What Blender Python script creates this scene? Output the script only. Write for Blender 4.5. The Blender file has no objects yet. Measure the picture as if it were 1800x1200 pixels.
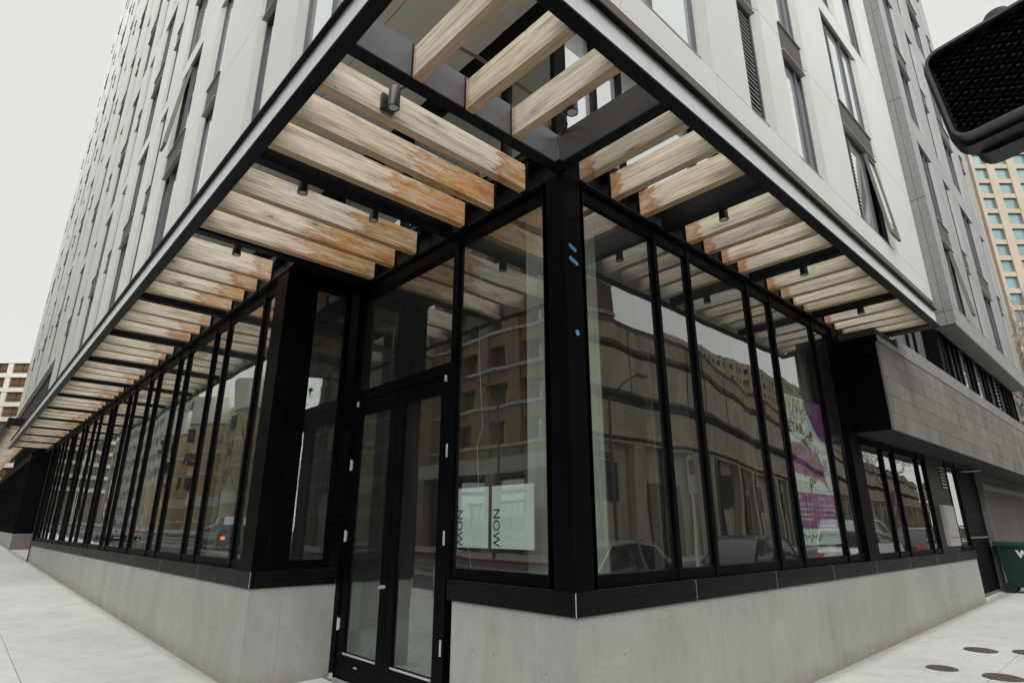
import bpy, math, random
from mathutils import Vector, Matrix
R = math.radians
random.seed(7)
scene = bpy.context.scene
COL = scene.collection

# ------------------------------------------------------------------ camera
cam_d = bpy.data.cameras.new('camera')
cam = bpy.data.objects.new('camera', cam_d); COL.objects.link(cam)
cam_d.sensor_width = 36.0; cam_d.lens = 20.567; cam_d.clip_start = 0.05; cam_d.clip_end = 1500
right = Vector((0.733964780, -0.679187191, 0.000678840))
down = Vector((0.207027382, 0.222772341, -0.952634320))
fwd = Vector((0.646865801, 0.699340577, 0.304117398))
CAM = Vector((-3.20708678, -2.83520296, 1.5))
m = Matrix((right, -down, -fwd)).transposed().to_4x4(); m.translation = CAM
cam.matrix_world = m
scene.camera = cam

# ------------------------------------------------------------------ sky and sun (overcast)
world = bpy.data.worlds.new('World'); scene.world = world; world.use_nodes = True
wn = world.node_tree; wn.nodes.clear()
SUN_EL, SUN_AZ = 33.0, 221.0        # azimuth of the sun measured from +y towards +x
sky = wn.nodes.new('ShaderNodeTexSky'); sky.sky_type = 'NISHITA'; sky.sun_disc = False
sky.sun_elevation = R(SUN_EL); sky.sun_rotation = R(SUN_AZ)
hs = wn.nodes.new('ShaderNodeHueSaturation'); hs.inputs['Saturation'].default_value = 0.12
mixw = wn.nodes.new('ShaderNodeMixRGB'); mixw.inputs[0].default_value = 0.965
mixw.inputs[2].default_value = (7.95, 8.0, 7.62, 1)
bg = wn.nodes.new('ShaderNodeBackground'); bg.inputs['Strength'].default_value = 0.1
wo = wn.nodes.new('ShaderNodeOutputWorld')
wn.links.new(sky.outputs[0], hs.inputs['Color']); wn.links.new(hs.outputs[0], mixw.inputs[1])
wn.links.new(mixw.outputs[0], bg.inputs['Color']); wn.links.new(bg.outputs[0], wo.inputs[0])
sd = bpy.data.lights.new('sun', 'SUN'); sd.energy = 4.4; sd.angle = R(75); sd.color = (0.985, 1.0, 0.965)
so = bpy.data.objects.new('sun', sd); COL.objects.link(so)
az = R(SUN_AZ)
sdir = Vector((math.sin(az) * math.cos(R(SUN_EL)), math.cos(az) * math.cos(R(SUN_EL)), math.sin(R(SUN_EL))))
so.rotation_euler = sdir.to_track_quat('Z', 'Y').to_euler(); so.location = (0, 0, 40)
scene.view_settings.view_transform = 'Standard'; scene.view_settings.look = 'None'
scene.view_settings.exposure = 0.0; scene.view_settings.gamma = 1.0
scene.view_settings.use_curve_mapping = False
scene.cycles.max_bounces = 7; scene.cycles.glossy_bounces = 4; scene.cycles.transparent_max_bounces = 10
scene.cycles.diffuse_bounces = 3; scene.cycles.caustics_reflective = False; scene.cycles.caustics_refractive = False

# ------------------------------------------------------------------ materials
class NT:
    def __init__(s, name):
        s.m = bpy.data.materials.new(name); s.m.use_nodes = True
        s.t = s.m.node_tree; s.t.nodes.clear()
        s.out = s.t.nodes.new('ShaderNodeOutputMaterial')
    def n(s, typ, **kw):
        nd = s.t.nodes.new('ShaderNode' + typ)
        for k, v in kw.items():
            if k.startswith('_'): setattr(nd, k[1:], v)
            else:
                key = k.replace('__', ' ')
                nd.inputs[key].default_value = v
        return nd
    def l(s, a, b): s.t.links.new(a, b)
    def math(s, op, a, b=None, clamp=False):
        nd = s.t.nodes.new('ShaderNodeMath'); nd.operation = op; nd.use_clamp = clamp
        for i, v in enumerate((a, b)):
            if v is None: continue
            if isinstance(v, (int, float)): nd.inputs[i].default_value = v
            else: s.l(v, nd.inputs[i])
        return nd.outputs[0]
    def mix(s, f, a, b, mode='MIX'):
        nd = s.t.nodes.new('ShaderNodeMixRGB'); nd.blend_type = mode
        for i, v in enumerate((f, a, b)):
            if isinstance(v, (int, float)): nd.inputs[i].default_value = v
            elif isinstance(v, tuple): nd.inputs[i].default_value = (*v, 1)
            else: s.l(v, nd.inputs[i])
        return nd.outputs[0]
    def ramp(s, f, stops):
        nd = s.t.nodes.new('ShaderNodeValToRGB'); s.l(f, nd.inputs[0])
        e = nd.color_ramp.elements
        while len(e) > 1: e.remove(e[-1])
        e[0].position = stops[0][0]; e[0].color = (*stops[0][1], 1)
        for p, c in stops[1:]:
            x = e.new(p); x.color = (*c, 1)
        return nd.outputs[0]
    def vec(s, kind='Position', scale=(1, 1, 1), loc=None):
        if kind == 'Position': src = s.t.nodes.new('ShaderNodeNewGeometry').outputs['Position']
        else: src = s.t.nodes.new('ShaderNodeTexCoord').outputs[kind]
        mp = s.t.nodes.new('ShaderNodeMapping'); mp.inputs['Scale'].default_value = scale
        s.l(src, mp.inputs['Vector'])
        if loc is not None: s.l(loc, mp.inputs['Location'])
        return mp.outputs[0]
    def noise(s, vec, scale, detail=4, rough=0.55):
        nd = s.t.nodes.new('ShaderNodeTexNoise'); nd.inputs['Scale'].default_value = scale
        nd.inputs['Detail'].default_value = detail; nd.inputs['Roughness'].default_value = rough
        s.l(vec, nd.inputs['Vector']); return nd.outputs['Fac']
    def bump(s, h, strength=0.3, dist=0.01):
        nd = s.t.nodes.new('ShaderNodeBump'); nd.inputs['Strength'].default_value = strength
        nd.inputs['Distance'].default_value = dist; s.l(h, nd.inputs['Height']); return nd.outputs[0]
    def principled(s, col, rough=0.5, metal=0.0, spec=0.5, normal=None):
        p = s.t.nodes.new('ShaderNodeBsdfPrincipled')
        if isinstance(col, tuple): p.inputs['Base Color'].default_value = (*col, 1)
        else: s.l(col, p.inputs['Base Color'])
        if isinstance(rough, (int, float)): p.inputs['Roughness'].default_value = rough
        else: s.l(rough, p.inputs['Roughness'])
        p.inputs['Metallic'].default_value = metal; p.inputs['Specular IOR Level'].default_value = spec
        if normal is not None: s.l(normal, p.inputs['Normal'])
        s.l(p.outputs[0], s.out.inputs[0]); return p

def simple(name, col, rough=0.6, metal=0.0, spec=0.5, var=0.12, scale=3.0, bump=0.0, vscale=(1, 1, 1), perobj=0.0):
    t = NT(name); v = t.vec('Position', vscale)
    n = t.noise(v, scale, 5)
    k = t.ramp(n, [(0.3, (1 - var,) * 3), (0.7, (1 + var,) * 3)])
    c = t.mix(1.0, col, k, 'MULTIPLY')
    if perobj:
        oi = t.n('ObjectInfo').outputs['Random']
        k2 = t.ramp(oi, [(0, (1 - perobj,) * 3), (1, (1 + perobj,) * 3)])
        c = t.mix(1.0, c, k2, 'MULTIPLY')
    nm = None
    if bump:
        nb = t.noise(t.vec('Position'), scale * 12, 4); nm = t.bump(nb, bump, 0.004)
    t.principled(c, rough, metal, spec, nm)
    return t.m

def concrete(name, base, streak=0.10, joints=False):
    t = NT(name)
    big = t.noise(t.vec('Position', (1, 1, 1)), 0.9, 5, 0.6)
    st = t.noise(t.vec('Position', (5, 5, 0.35)), 1.6, 5, 0.65)
    fine = t.noise(t.vec('Position'), 60, 3, 0.6)
    c = t.mix(1.0, base, t.ramp(big, [(0.3, (0.90,) * 3), (0.7, (1.06,) * 3)]), 'MULTIPLY')
    c = t.mix(1.0, c, t.ramp(st, [(0.32, (1 - streak,) * 3), (0.62, (1 + streak * .5,) * 3)]), 'MULTIPLY')
    c = t.mix(1.0, c, t.ramp(fine, [(0.2, (0.93,) * 3), (0.8, (1.05,) * 3)]), 'MULTIPLY')
    # air holes
    vo = t.n('TexVoronoi', Scale=9.0); t.l(t.vec('Position'), vo.inputs['Vector'])
    pick = t.noise(t.vec('Position'), 5.0, 2)
    hole = t.math('MULTIPLY', t.math('LESS_THAN', vo.outputs['Distance'], 0.045), t.math('GREATER_THAN', pick, 0.55))
    c = t.mix(hole, c, tuple(b * 0.45 for b in base))
    h = t.math('SUBTRACT', t.math('MULTIPLY', fine, 0.3), hole)
    t.principled(c, 0.85, 0, 0.25, t.bump(h, 0.35, 0.004))
    return t.m

def base_concrete(name, base):
    # light concrete upstand, a thin dirt line and splashes along its foot, pale streaks below the ledge
    t = NT(name)
    g = t.n('NewGeometry').outputs['Position']; sep = t.n('SeparateXYZ'); t.l(g, sep.inputs[0])
    gz = t.math('ADD', t.math('MULTIPLY', sep.outputs[0], 0.0115), t.math('MULTIPLY', sep.outputs[1], 0.0185))
    hgt = t.math('SUBTRACT', sep.outputs[2], t.math('SUBTRACT', gz, 0.03))
    big = t.noise(t.vec('Position'), 1.1, 5, 0.6)
    st = t.noise(t.vec('Position', (1.6, 1.6, 0.25)), 1.5, 4, 0.55)
    fine = t.noise(t.vec('Position'), 70, 3, 0.6)
    c = t.mix(1.0, base, t.ramp(big, [(0.3, (0.9,) * 3), (0.7, (1.06,) * 3)]), 'MULTIPLY')
    c = t.mix(1.0, c, t.ramp(st, [(0.3, (0.94, 0.935, 0.925)), (0.6, (1.03,) * 3)]), 'MULTIPLY')
    c = t.mix(1.0, c, t.ramp(fine, [(0.2, (0.94,) * 3), (0.8, (1.05,) * 3)]), 'MULTIPLY')
    dn = t.noise(t.vec('Position', (1, 1, 0.6)), 5.0, 5, 0.7)
    low = t.math('SUBTRACT', t.math('MULTIPLY', dn, 0.34), hgt)
    dirt = t.math('MULTIPLY', t.math('MULTIPLY', low, 7.0), 0.8, True)
    c = t.mix(t.math('MULTIPLY', dirt, 0.55, True), c, (0.25, 0.215, 0.16))
    vo = t.n('TexVoronoi', Scale=7.0); t.l(t.vec('Position'), vo.inputs['Vector'])
    pick = t.noise(t.vec('Position'), 4.0, 2)
    hole = t.math('MULTIPLY', t.math('LESS_THAN', vo.outputs['Distance'], 0.05), t.math('GREATER_THAN', pick, 0.42))
    mid = t.noise(t.vec('Position', (1, 1, 0.5)), 9.0, 6, 0.75)
    c = t.mix(1.0, c, t.ramp(mid, [(0.3, (0.92,) * 3), (0.5, (1,) * 3), (0.72, (1.07,) * 3)]), 'MULTIPLY')
    scr = t.noise(t.vec('Position', (14, 14, 1.2)), 2.0, 3, 0.5)
    c = t.mix(t.math('MULTIPLY', t.math('GREATER_THAN', scr, 0.72), 0.18), c, (0.58, 0.57, 0.55))
    c = t.mix(hole, c, (0.14, 0.13, 0.12))
    h = t.math('SUBTRACT', t.math('MULTIPLY', fine, 0.3), hole)
    t.principled(c, 0.8, 0, 0.3, t.bump(h, 0.35, 0.004))
    return t.m

def paving_mat():
    t = NT('paving_concrete')
    big = t.noise(t.vec('Position'), 0.45, 5, 0.65)
    mid = t.noise(t.vec('Position', (1, 1, 1)), 4.0, 6, 0.7)
    broom = t.noise(t.vec('Position', (60, 3, 1)), 2.0, 2)
    fine = t.noise(t.vec('Position'), 90, 3)
    c = t.mix(1.0, (0.68, 0.68, 0.66), t.ramp(big, [(0.3, (0.86,) * 3), (0.7, (1.06,) * 3)]), 'MULTIPLY')
    c = t.mix(1.0, c, t.ramp(mid, [(0.25, (0.84,) * 3), (0.5, (1.0,) * 3), (0.8, (1.05,) * 3)]), 'MULTIPLY')
    vo = t.n('TexVoronoi', Scale=2.2); t.l(t.vec('Position'), vo.inputs['Vector'])
    spot = t.math('LESS_THAN', vo.outputs['Distance'], 0.045)
    c = t.mix(t.math('MULTIPLY', spot, 0.5), c, (0.2, 0.19, 0.18))
    oi = t.n('ObjectInfo').outputs['Random']
    c = t.mix(1.0, c, t.ramp(oi, [(0, (0.95,) * 3), (1, (1.04,) * 3)]), 'MULTIPLY')
    gum = t.n('TexVoronoi', Scale=0.9); t.l(t.vec('Position', (1, 1.3, 1)), gum.inputs['Vector'])
    c = t.mix(t.math('MULTIPLY', t.math('LESS_THAN', gum.outputs['Distance'], 0.028), 0.65), c, (0.13, 0.12, 0.11))
    drag = t.noise(t.vec('Position', (0.5, 3.5, 1)), 2.4, 5, 0.7)
    c = t.mix(t.ramp(drag, [(0.60, (0, 0, 0)), (0.78, (0.4, 0.4, 0.4))]), c, (0.36, 0.355, 0.34))
    sp = t.n('SeparateXYZ'); t.l(t.n('NewGeometry').outputs['Position'], sp.inputs[0])
    dl = t.math('ADD', t.math('ABSOLUTE', t.math('ADD', sp.outputs[0], 0.875)), t.math('MULTIPLY', t.math('LESS_THAN', sp.outputs[1], 3.3), 5.0))
    dr = t.math('ADD', t.math('ABSOLUTE', sp.outputs[1]), t.math('MULTIPLY', t.math('LESS_THAN', sp.outputs[0], 0.0), 5.0))
    dd = t.math('MINIMUM', dl, dr)
    dirt = t.math('MULTIPLY', t.math('SUBTRACT', t.math('MULTIPLY', mid, 0.26), dd), 9.0, True)
    c = t.mix(t.math('MULTIPLY', dirt, 0.5), c, (0.24, 0.21, 0.16))
    h = t.math('ADD', t.math('MULTIPLY', fine, 0.5), t.math('MULTIPLY', broom, 0.5))
    t.principled(c, 0.85, 0, 0.3, t.bump(h, 0.3, 0.003))
    return t.m

def wood_mat():
    # object colour r = length of the water stain from the wall end, g = its strength
    t = NT('weathered_timber')
    oi = t.n('ObjectInfo'); rnd = oi.outputs['Random']
    off = t.n('CombineXYZ'); t.l(t.math('MULTIPLY', rnd, 37.0), off.inputs[0]); t.l(t.math('MULTIPLY', rnd, 11.0), off.inputs[1])
    tc = t.n('TexCoord').outputs['Object']
    def mp(sc):
        a = t.n('VectorMath', _operation='ADD'); t.l(tc, a.inputs[0]); t.l(off.outputs[0], a.inputs[1])
        b = t.n('VectorMath', _operation='MULTIPLY'); t.l(a.outputs[0], b.inputs[0]); b.inputs[1].default_value = sc
        return b.outputs[0]
    wv = t.noise(mp((2.2, 6, 6)), 1.0, 3)
    grain = t.noise(mp((2.0, 55, 55)), 1.0, 6, 0.65)
    broad = t.noise(mp((1.6, 9, 14)), 1.0, 4, 0.6)
    patch = t.noise(mp((3.0, 5, 9)), 1.0, 5, 0.7)
    c = t.ramp(grain, [(0.27, (0.40, 0.30, 0.215)), (0.40, (0.64, 0.54, 0.43)), (0.50, (0.78, 0.70, 0.595)), (0.72, (0.88, 0.82, 0.735))])
    c = t.mix(1.0, c, t.ramp(broad, [(0.3, (0.66, 0.61, 0.55)), (0.5, (0.98, .96, .93)), (0.75, (1.10, 1.07, 1.02))]), 'MULTIPLY')
    grey = t.ramp(patch, [(0.56, (0, 0, 0)), (0.74, (1, 1, 1))])
    c = t.mix(t.math('MULTIPLY', grey, 0.45), c, (0.27, 0.255, 0.235))
    lines = t.ramp(t.noise(mp((0.9, 70, 95)), 1.0, 3, 0.5), [(0.60, (0, 0, 0)), (0.68, (1, 1, 1))])
    c = t.mix(t.math('MULTIPLY', lines, 0.5), c, (0.25, 0.17, 0.11))
    smud = t.ramp(t.noise(mp((3.4, 7, 12)), 1.3, 6, 0.8), [(0.60, (0, 0, 0)), (0.70, (1, 1, 1))])
    c = t.mix(t.math('MULTIPLY', smud, 0.5), c, (0.24, 0.225, 0.20))
    # knots
    vo = t.n('TexVoronoi', Scale=1.0); wob = t.n('VectorMath', _operation='ADD'); t.l(mp((2.0, 6.5, 6.5)), wob.inputs[0]); cw = t.n('CombineXYZ'); t.l(t.math('MULTIPLY', wv, 0.5), cw.inputs[1]); t.l(t.math('MULTIPLY', broad, 0.4), cw.inputs[2]); t.l(cw.outputs[0], wob.inputs[1]); t.l(wob.outputs[0], vo.inputs['Vector'])
    kn = t.ramp(vo.outputs['Distance'], [(0.05, (1, 1, 1)), (0.11, (0.35, 0.35, 0.35)), (0.2, (0, 0, 0))])
    halo = t.ramp(vo.outputs['Distance'], [(0.10, (0, 0, 0)), (0.16, (1, 1, 1)), (0.34, (0, 0, 0))])
    c = t.mix(t.math('MULTIPLY', halo, 0.42), c, (0.40, 0.25, 0.13))
    c = t.mix(t.math('MULTIPLY', kn, 0.85), c, (0.13, 0.075, 0.04))
    # nail / screw holes
    v2 = t.n('TexVoronoi', Scale=1.0); t.l(mp((4.5, 9, 9)), v2.inputs['Vector'])
    nh = t.math('LESS_THAN', v2.outputs['Distance'], 0.045)
    c = t.mix(t.math('MULTIPLY', nh, 0.8), c, (0.05, 0.04, 0.035))
    # sawn underside keeps its fresh colour (it never saw the sun)
    nrm = t.n('SeparateXYZ'); t.l(t.n('NewGeometry').outputs['True Normal'], nrm.inputs[0])
    under = t.math('LESS_THAN', nrm.outputs[2], -0.6)
    cu = t.ramp(grain, [(0.3, (0.33, 0.20, 0.11)), (0.6, (0.50, 0.34, 0.20)), (0.8, (0.60, 0.44, 0.29))])
    c = t.mix(t.math('MULTIPLY', under, 0.8), c, cu)
    # stain
    sx = t.n('SeparateXYZ'); t.l(tc, sx.inputs[0])
    cs = t.n('SeparateColor'); t.l(oi.outputs['Color'], cs.inputs[0])
    ragged = t.noise(mp((2.2, 22, 22)), 1.0, 6, 0.7)
    rag2 = t.noise(mp((1.5, 10, 14)), 1.0, 4, 0.6)
    reach = t.math('MULTIPLY', cs.outputs[0], t.math('ADD', t.math('MULTIPLY', ragged, 2.6), t.math('MULTIPLY', rag2, 2.6)))
    d = t.math('SUBTRACT', t.math('MULTIPLY', t.math('SUBTRACT', reach, t.math('MULTIPLY', cs.outputs[0], 0.85)), 0.46), sx.outputs[0])
    inside = t.math('MULTIPLY', d, 4.0, True)
    edge = t.ramp(d, [(0.0, (0, 0, 0)), (0.035, (1, 1, 1)), (0.16, (0.15, 0.15, 0.15)), (0.4, (0, 0, 0))])
    cst = t.ramp(grain, [(0.3, (0.42, 0.19, 0.05)), (0.6, (0.74, 0.41, 0.14)), (0.8, (0.84, 0.55, 0.24))])
    mott = t.ramp(t.noise(mp((2.0, 7, 10)), 1.4, 5, 0.7), [(0.36, (0.28, 0.28, 0.28)), (0.58, (1, 1, 1))])
    c = t.mix(t.math('MULTIPLY', t.math('MULTIPLY', inside, mott), cs.outputs[1], True), c, cst)
    c = t.mix(t.math('MULTIPLY', t.math('MULTIPLY', edge, cs.outputs[1]), 0.95, True), c, (0.42, 0.16, 0.03))
    blot = t.ramp(t.noise(mp((2.6, 9, 11)), 1.0, 5, 0.75), [(0.50, (0, 0, 0)), (0.60, (1, 1, 1))])
    c = t.mix(t.math('MULTIPLY', t.math('MULTIPLY', blot, inside), t.math('MULTIPLY', cs.outputs[1], 0.6)), c, (0.30, 0.10, 0.02))
    c = t.mix(1.0, c, t.ramp(rnd, [(0, (0.84, 0.84, 0.85)), (0.35, (1.0, 0.97, 0.92)), (0.7, (0.92, 0.92, 0.92)), (1, (1.05, 1.04, 1.02))]), 'MULTIPLY')
    h = t.math('SUBTRACT', t.math('ADD', grain, t.math('MULTIPLY', wv, 0.2)), t.math('MULTIPLY', kn, 0.3))
    t.principled(c, 0.72, 0, 0.3, t.bump(h, 0.35, 0.003))
    return t.m

def glass_mat(name, refl=0.34, tint=(0.84, 0.94, 0.90), wob=0.40, rcol=(0.93, 0.96, 0.95), panewob=1.0):
    t = NT(name)
    n1 = t.noise(t.vec('Position', (0.8, 0.8, 0.55)), 1.0, 2, 0.5)
    oi = t.n('ObjectInfo').outputs['Random']
    off = t.n('CombineXYZ')
    for i in range(3): t.l(t.math('MULTIPLY', oi, 13.0 + 7 * i), off.inputs[i])
    n2 = t.noise(t.vec('Position', (1.1, 1.1, 0.5), off.outputs[0]), 0.9, 1, 0.4)
    h = t.math('ADD', t.math('MULTIPLY', n1, wob), t.math('MULTIPLY', n2, wob * panewob))
    nm = t.bump(h, 1.0, 0.012)
    gl = t.n('BsdfGlossy', Roughness=0.0, Color=(*rcol, 1)); t.l(nm, gl.inputs['Normal'])
    tr = t.n('BsdfTransparent'); bf0 = t.n('NewGeometry').outputs['Backfacing']; t.l(t.mix(bf0, tint, (1.0, 1.0, 1.0)), tr.inputs['Color'])
    lw = t.n('LayerWeight', Blend=0.5)
    fc = t.math('POWER', lw.outputs['Facing'], 3.0)
    f = t.math('ADD', refl, t.math('MULTIPLY', fc, 1 - refl), True)
    bf = t.n('NewGeometry').outputs['Backfacing']
    f = t.math('MULTIPLY', f, t.math('SUBTRACT', 1.0, bf))
    ms = t.n('MixShader'); t.l(f, ms.inputs[0]); t.l(tr.outputs[0], ms.inputs[1]); t.l(gl.outputs[0], ms.inputs[2])
    # thin film of street dust
    dn = t.noise(t.vec('Position', (3, 3, 0.5)), 2.0, 5, 0.6)
    df = t.n('BsdfDiffuse', Color=(0.5, 0.5, 0.47, 1))
    m2 = t.n('MixShader'); t.l(t.math('MULTIPLY', dn, 0.035), m2.inputs[0])
    t.l(ms.outputs[0], m2.inputs[1]); t.l(df.outputs[0], m2.inputs[2])
    t.l(m2.outputs[0], t.out.inputs[0])
    return t.m

def blind_glass(name, blind, refl=0.5):
    t = NT(name)
    oi = t.n('ObjectInfo').outputs['Random']
    c = t.mix(oi, tuple(b * 0.72 for b in blind), tuple(min(1, b * 1.12) for b in blind))
    df = t.n('BsdfDiffuse'); t.l(c, df.inputs['Color'])
    n1 = t.noise(t.vec('Position', (0.6, 0.6, 0.3)), 1.0, 2)
    gl = t.n('BsdfGlossy', Roughness=0.02, Color=(0.93, 0.97, 0.98, 1)); t.l(t.bump(n1, 1.0, 0.01), gl.inputs['Normal'])
    lw = t.n('LayerWeight', Blend=0.5)
    f = t.math('ADD', refl, t.math('MULTIPLY', t.math('POWER', lw.outputs['Facing'], 3.0), 1 - refl), True)
    ms = t.n('MixShader'); t.l(f, ms.inputs[0]); t.l(df.outputs[0], ms.inputs[1]); t.l(gl.outputs[0], ms.inputs[2])
    t.l(ms.outputs[0], t.out.inputs[0])
    return t.m

def metal_mat(name, base, rough=0.4, spec=0.7, dusty=0.0):
    t = NT(name)
    n = t.noise(t.vec('Position', (1, 1, 1)), 2.5, 5, 0.6); n2 = t.noise(t.vec('Position', (8, 8, 0.8)), 3.0, 4)
    c = t.mix(1.0, base, t.ramp(n, [(0.3, (0.8,) * 3), (0.7, (1.2,) * 3)]), 'MULTIPLY')
    if dusty:
        sp = t.n('SeparateXYZ'); t.l(t.n('NewGeometry').outputs['True Normal'], sp.inputs[0])
        up = t.math('GREATER_THAN', sp.outputs[2], 0.5)
        c = t.mix(t.math('MULTIPLY', up, dusty), c, (0.16, 0.15, 0.135))
        vs = t.ramp(n2, [(0.52, (0, 0, 0)), (0.75, (1, 1, 1))])
        c = t.mix(t.math('MULTIPLY', vs, dusty * 0.16), c, (0.12, 0.11, 0.10))
        sc = t.n('TexNoise', Scale=1.0); t.l(t.vec('Position', (22, 22, 2.2)), sc.inputs['Vector'])
        c = t.mix(t.math('MULTIPLY', t.math('GREATER_THAN', sc.outputs['Fac'], 0.735), dusty * 0.9), c, (0.16, 0.15, 0.14))
    r = t.math('ADD', rough - 0.06, t.math('MULTIPLY', n, 0.14))
    t.principled(c, r, 0, spec)
    return t.m

M = {}
M['black'] = metal_mat('black_frame_metal', (0.0012, 0.0020, 0.0026), 0.48, 0.07, 0.06)
M['ledge'] = metal_mat('black_ledge_metal', (0.0035, 0.0035, 0.004), 0.42, 0.16, 0.18)
M['steel'] = metal_mat('painted_canopy_steel', (0.0035, 0.0045, 0.0055), 0.42, 0.15, 0.2)
M['web'] = simple('skylit_steel_web', (0.80, 0.81, 0.83), 0.38, var=0.08, scale=12)  # rim web of the black canopy steel, skylight painted in as pale grey
M['web2'] = simple('half_lit_steel_web', (0.15, 0.15, 0.16), 0.30, metal=0.5, var=0.06)  # same steel on the corner x beam, its sky sheen painted into the colour
M['web3'] = simple('shaded_steel_web', (0.055, 0.048, 0.048), 0.38, metal=0.3, var=0.1)  # same steel on the corner y beam, its dimmer lighting painted into the colour
M['wood'] = wood_mat()
M['base'] = base_concrete('upstand_concrete', (0.405, 0.402, 0.386))
M['paving'] = paving_mat()
M['glass'] = glass_mat('shopfront_glass', 0.26, (0.93, 0.995, 0.965))
M['glassdark'] = glass_mat('door_glass', 0.17, (0.8, 0.92, 0.87))
M['pane'] = blind_glass('upper_window_glass', (0.62, 0.66, 0.66), 0.55)
M['panedark'] = blind_glass('upper_dark_glass', (0.05, 0.065, 0.068), 0.42)
M['panel'] = simple('white_cladding', (0.69, 0.695, 0.675), 0.6, var=0.035, scale=0.8, perobj=0.02)
M['reveal'] = simple('pale_reveal', (0.50, 0.495, 0.47), 0.6, var=0.05, scale=1.5)
M['soffit'] = simple('beige_soffit', (0.86, 0.825, 0.75), 0.7, var=0.06, scale=1.0, perobj=0.03)
M['joint'] = simple('dark_backing', (0.05, 0.045, 0.04), 0.8)
M['brown'] = simple('brown_spandrel', (0.085, 0.068, 0.066), 0.6, var=0.08, scale=4)
M['frame'] = simple('window_frame_metal', (0.055, 0.055, 0.062), 0.4)
M['trim'] = simple('silver_trim', (0.45, 0.45, 0.45), 0.4)
M['grey'] = simple('grey_cladding', (0.345, 0.35, 0.355), 0.6, var=0.05, scale=1.2, perobj=0.03)
M['darkgrey'] = simple('speckled_grey_cladding', (0.20, 0.205, 0.20), 0.7, var=0.28, scale=28, perobj=0.03)
M['tile'] = simple('grey_stone_tile', (0.205, 0.188, 0.176), 0.62, var=0.22, scale=2.2, perobj=0.14, bump=0.2, vscale=(1.2, 1.2, 0.35))
M['coping'] = simple('weathered_coping', (0.27, 0.258, 0.245), 0.6, var=0.2, scale=2.0, perobj=0.05, vscale=(1, 1, .4))
M['shutter'] = simple('brown_metal_shutter', (0.125, 0.11, 0.102), 0.5, var=0.2, scale=2.0, vscale=(3, 3, 0.3))
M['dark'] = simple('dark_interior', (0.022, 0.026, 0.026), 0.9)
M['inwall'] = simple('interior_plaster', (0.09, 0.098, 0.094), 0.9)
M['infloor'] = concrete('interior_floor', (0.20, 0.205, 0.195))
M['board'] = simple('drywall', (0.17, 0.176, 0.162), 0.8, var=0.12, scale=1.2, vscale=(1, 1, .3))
M['column'] = concrete('raw_column_concrete', (0.55, 0.57, 0.50), 0.2)
M['asphalt'] = simple('asphalt', (0.062, 0.06, 0.06), 0.85, var=0.2, scale=3, bump=0.4)
M['paint'] = simple('white_road_paint', (0.62, 0.62, 0.6), 0.7, var=0.15, scale=9)
M['orange'] = simple('orange_road_paint', (0.50, 0.22, 0.07), 0.7, var=0.15, scale=9)
M['red'] = simple('red_kerb_paint', (0.40, 0.06, 0.05), 0.7, var=0.2, scale=6)
M['kerb'] = concrete('kerb_concrete', (0.40, 0.395, 0.375))
M['tan'] = simple('tan_render', (0.42, 0.335, 0.235), 0.8, var=0.3, scale=1.3, vscale=(1, 1, .25))
M['tan2'] = simple('pale_tan_render', (0.47, 0.39, 0.29), 0.8, var=0.28, scale=1.1, vscale=(1, 1, .3))
M['brick'] = simple('dark_red_brick', (0.12, 0.06, 0.043), 0.85, var=0.3, scale=9)
M['ochre'] = simple('ochre_brick', (0.44, 0.345, 0.21), 0.85, var=0.16, scale=2.5)
M['cream'] = simple('cream_stone', (0.60, 0.57, 0.51), 0.8, var=0.08, scale=1.0)
M['hole'] = simple('deep_shadow', (0.015, 0.014, 0.013), 0.9)
M['teal'] = simple('teal_glass', (0.115, 0.215, 0.225), 0.22, spec=0.8, var=0.15, scale=0.2, perobj=0.1)
M['brownglass'] = simple('bronze_glass', (0.125, 0.07, 0.036), 0.2, spec=0.7, var=0.3, scale=0.3)
M['peach'] = simple('peach_stone', (0.385, 0.315, 0.25), 0.8, var=0.08, scale=0.3)
M['peach2'] = simple('peach_stone_dark', (0.31, 0.245, 0.19), 0.8, var=0.08, scale=0.3)
M['tape'] = simple('blue_tape', (0.10, 0.36, 0.60), 0.5, var=0.05)
M['sheet'] = simple('pale_green_sheet', (0.80, 0.93, 0.88), 0.55, var=0.04, scale=3)
M['ink'] = simple('black_ink', (0.012, 0.012, 0.014), 0.6, var=0.02)
M['inkgrey'] = simple('grey_ink', (0.26, 0.27, 0.27), 0.6, var=0.02)
M['inktan'] = simple('tan_ink', (0.40, 0.31, 0.24), 0.6, var=0.02)
M['inkwhite'] = simple('white_ink', (0.72, 0.72, 0.74), 0.6, var=0.02)
M['purple'] = simple('purple_print', (0.33, 0.05, 0.33), 0.5, var=0.05)
M['purple2'] = simple('deep_purple_print', (0.20, 0.05, 0.26), 0.5, var=0.05)
M['chrome'] = simple('brushed_steel', (0.62, 0.62, 0.61), 0.35, metal=0.4, var=0.05)
M['lens'] = simple('lamp_lens', (0.45, 0.45, 0.43), 0.15, var=0.2, scale=90)
M['lamp'] = metal_mat('lamp_housing', (0.022, 0.021, 0.024), 0.38, 0.8)
M['cable'] = metal_mat('black_conduit', (0.02, 0.02, 0.02), 0.3, 1.0)
M['signal'] = metal_mat('signal_housing_black', (0.006, 0.008, 0.009), 0.45, 0.4)
M['signalrim'] = metal_mat('worn_signal_rim', (0.035, 0.042, 0.045), 0.4, 0.7)
M['mesh'] = metal_mat('signal_mesh', (0.0035, 0.0035, 0.004), 0.6, 0.12)
M['greenbin'] = simple('green_plastic', (0.002, 0.028, 0.020), 0.5, var=0.12, scale=6)
M['rubber'] = simple('black_rubber', (0.012, 0.012, 0.012), 0.7)
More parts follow.
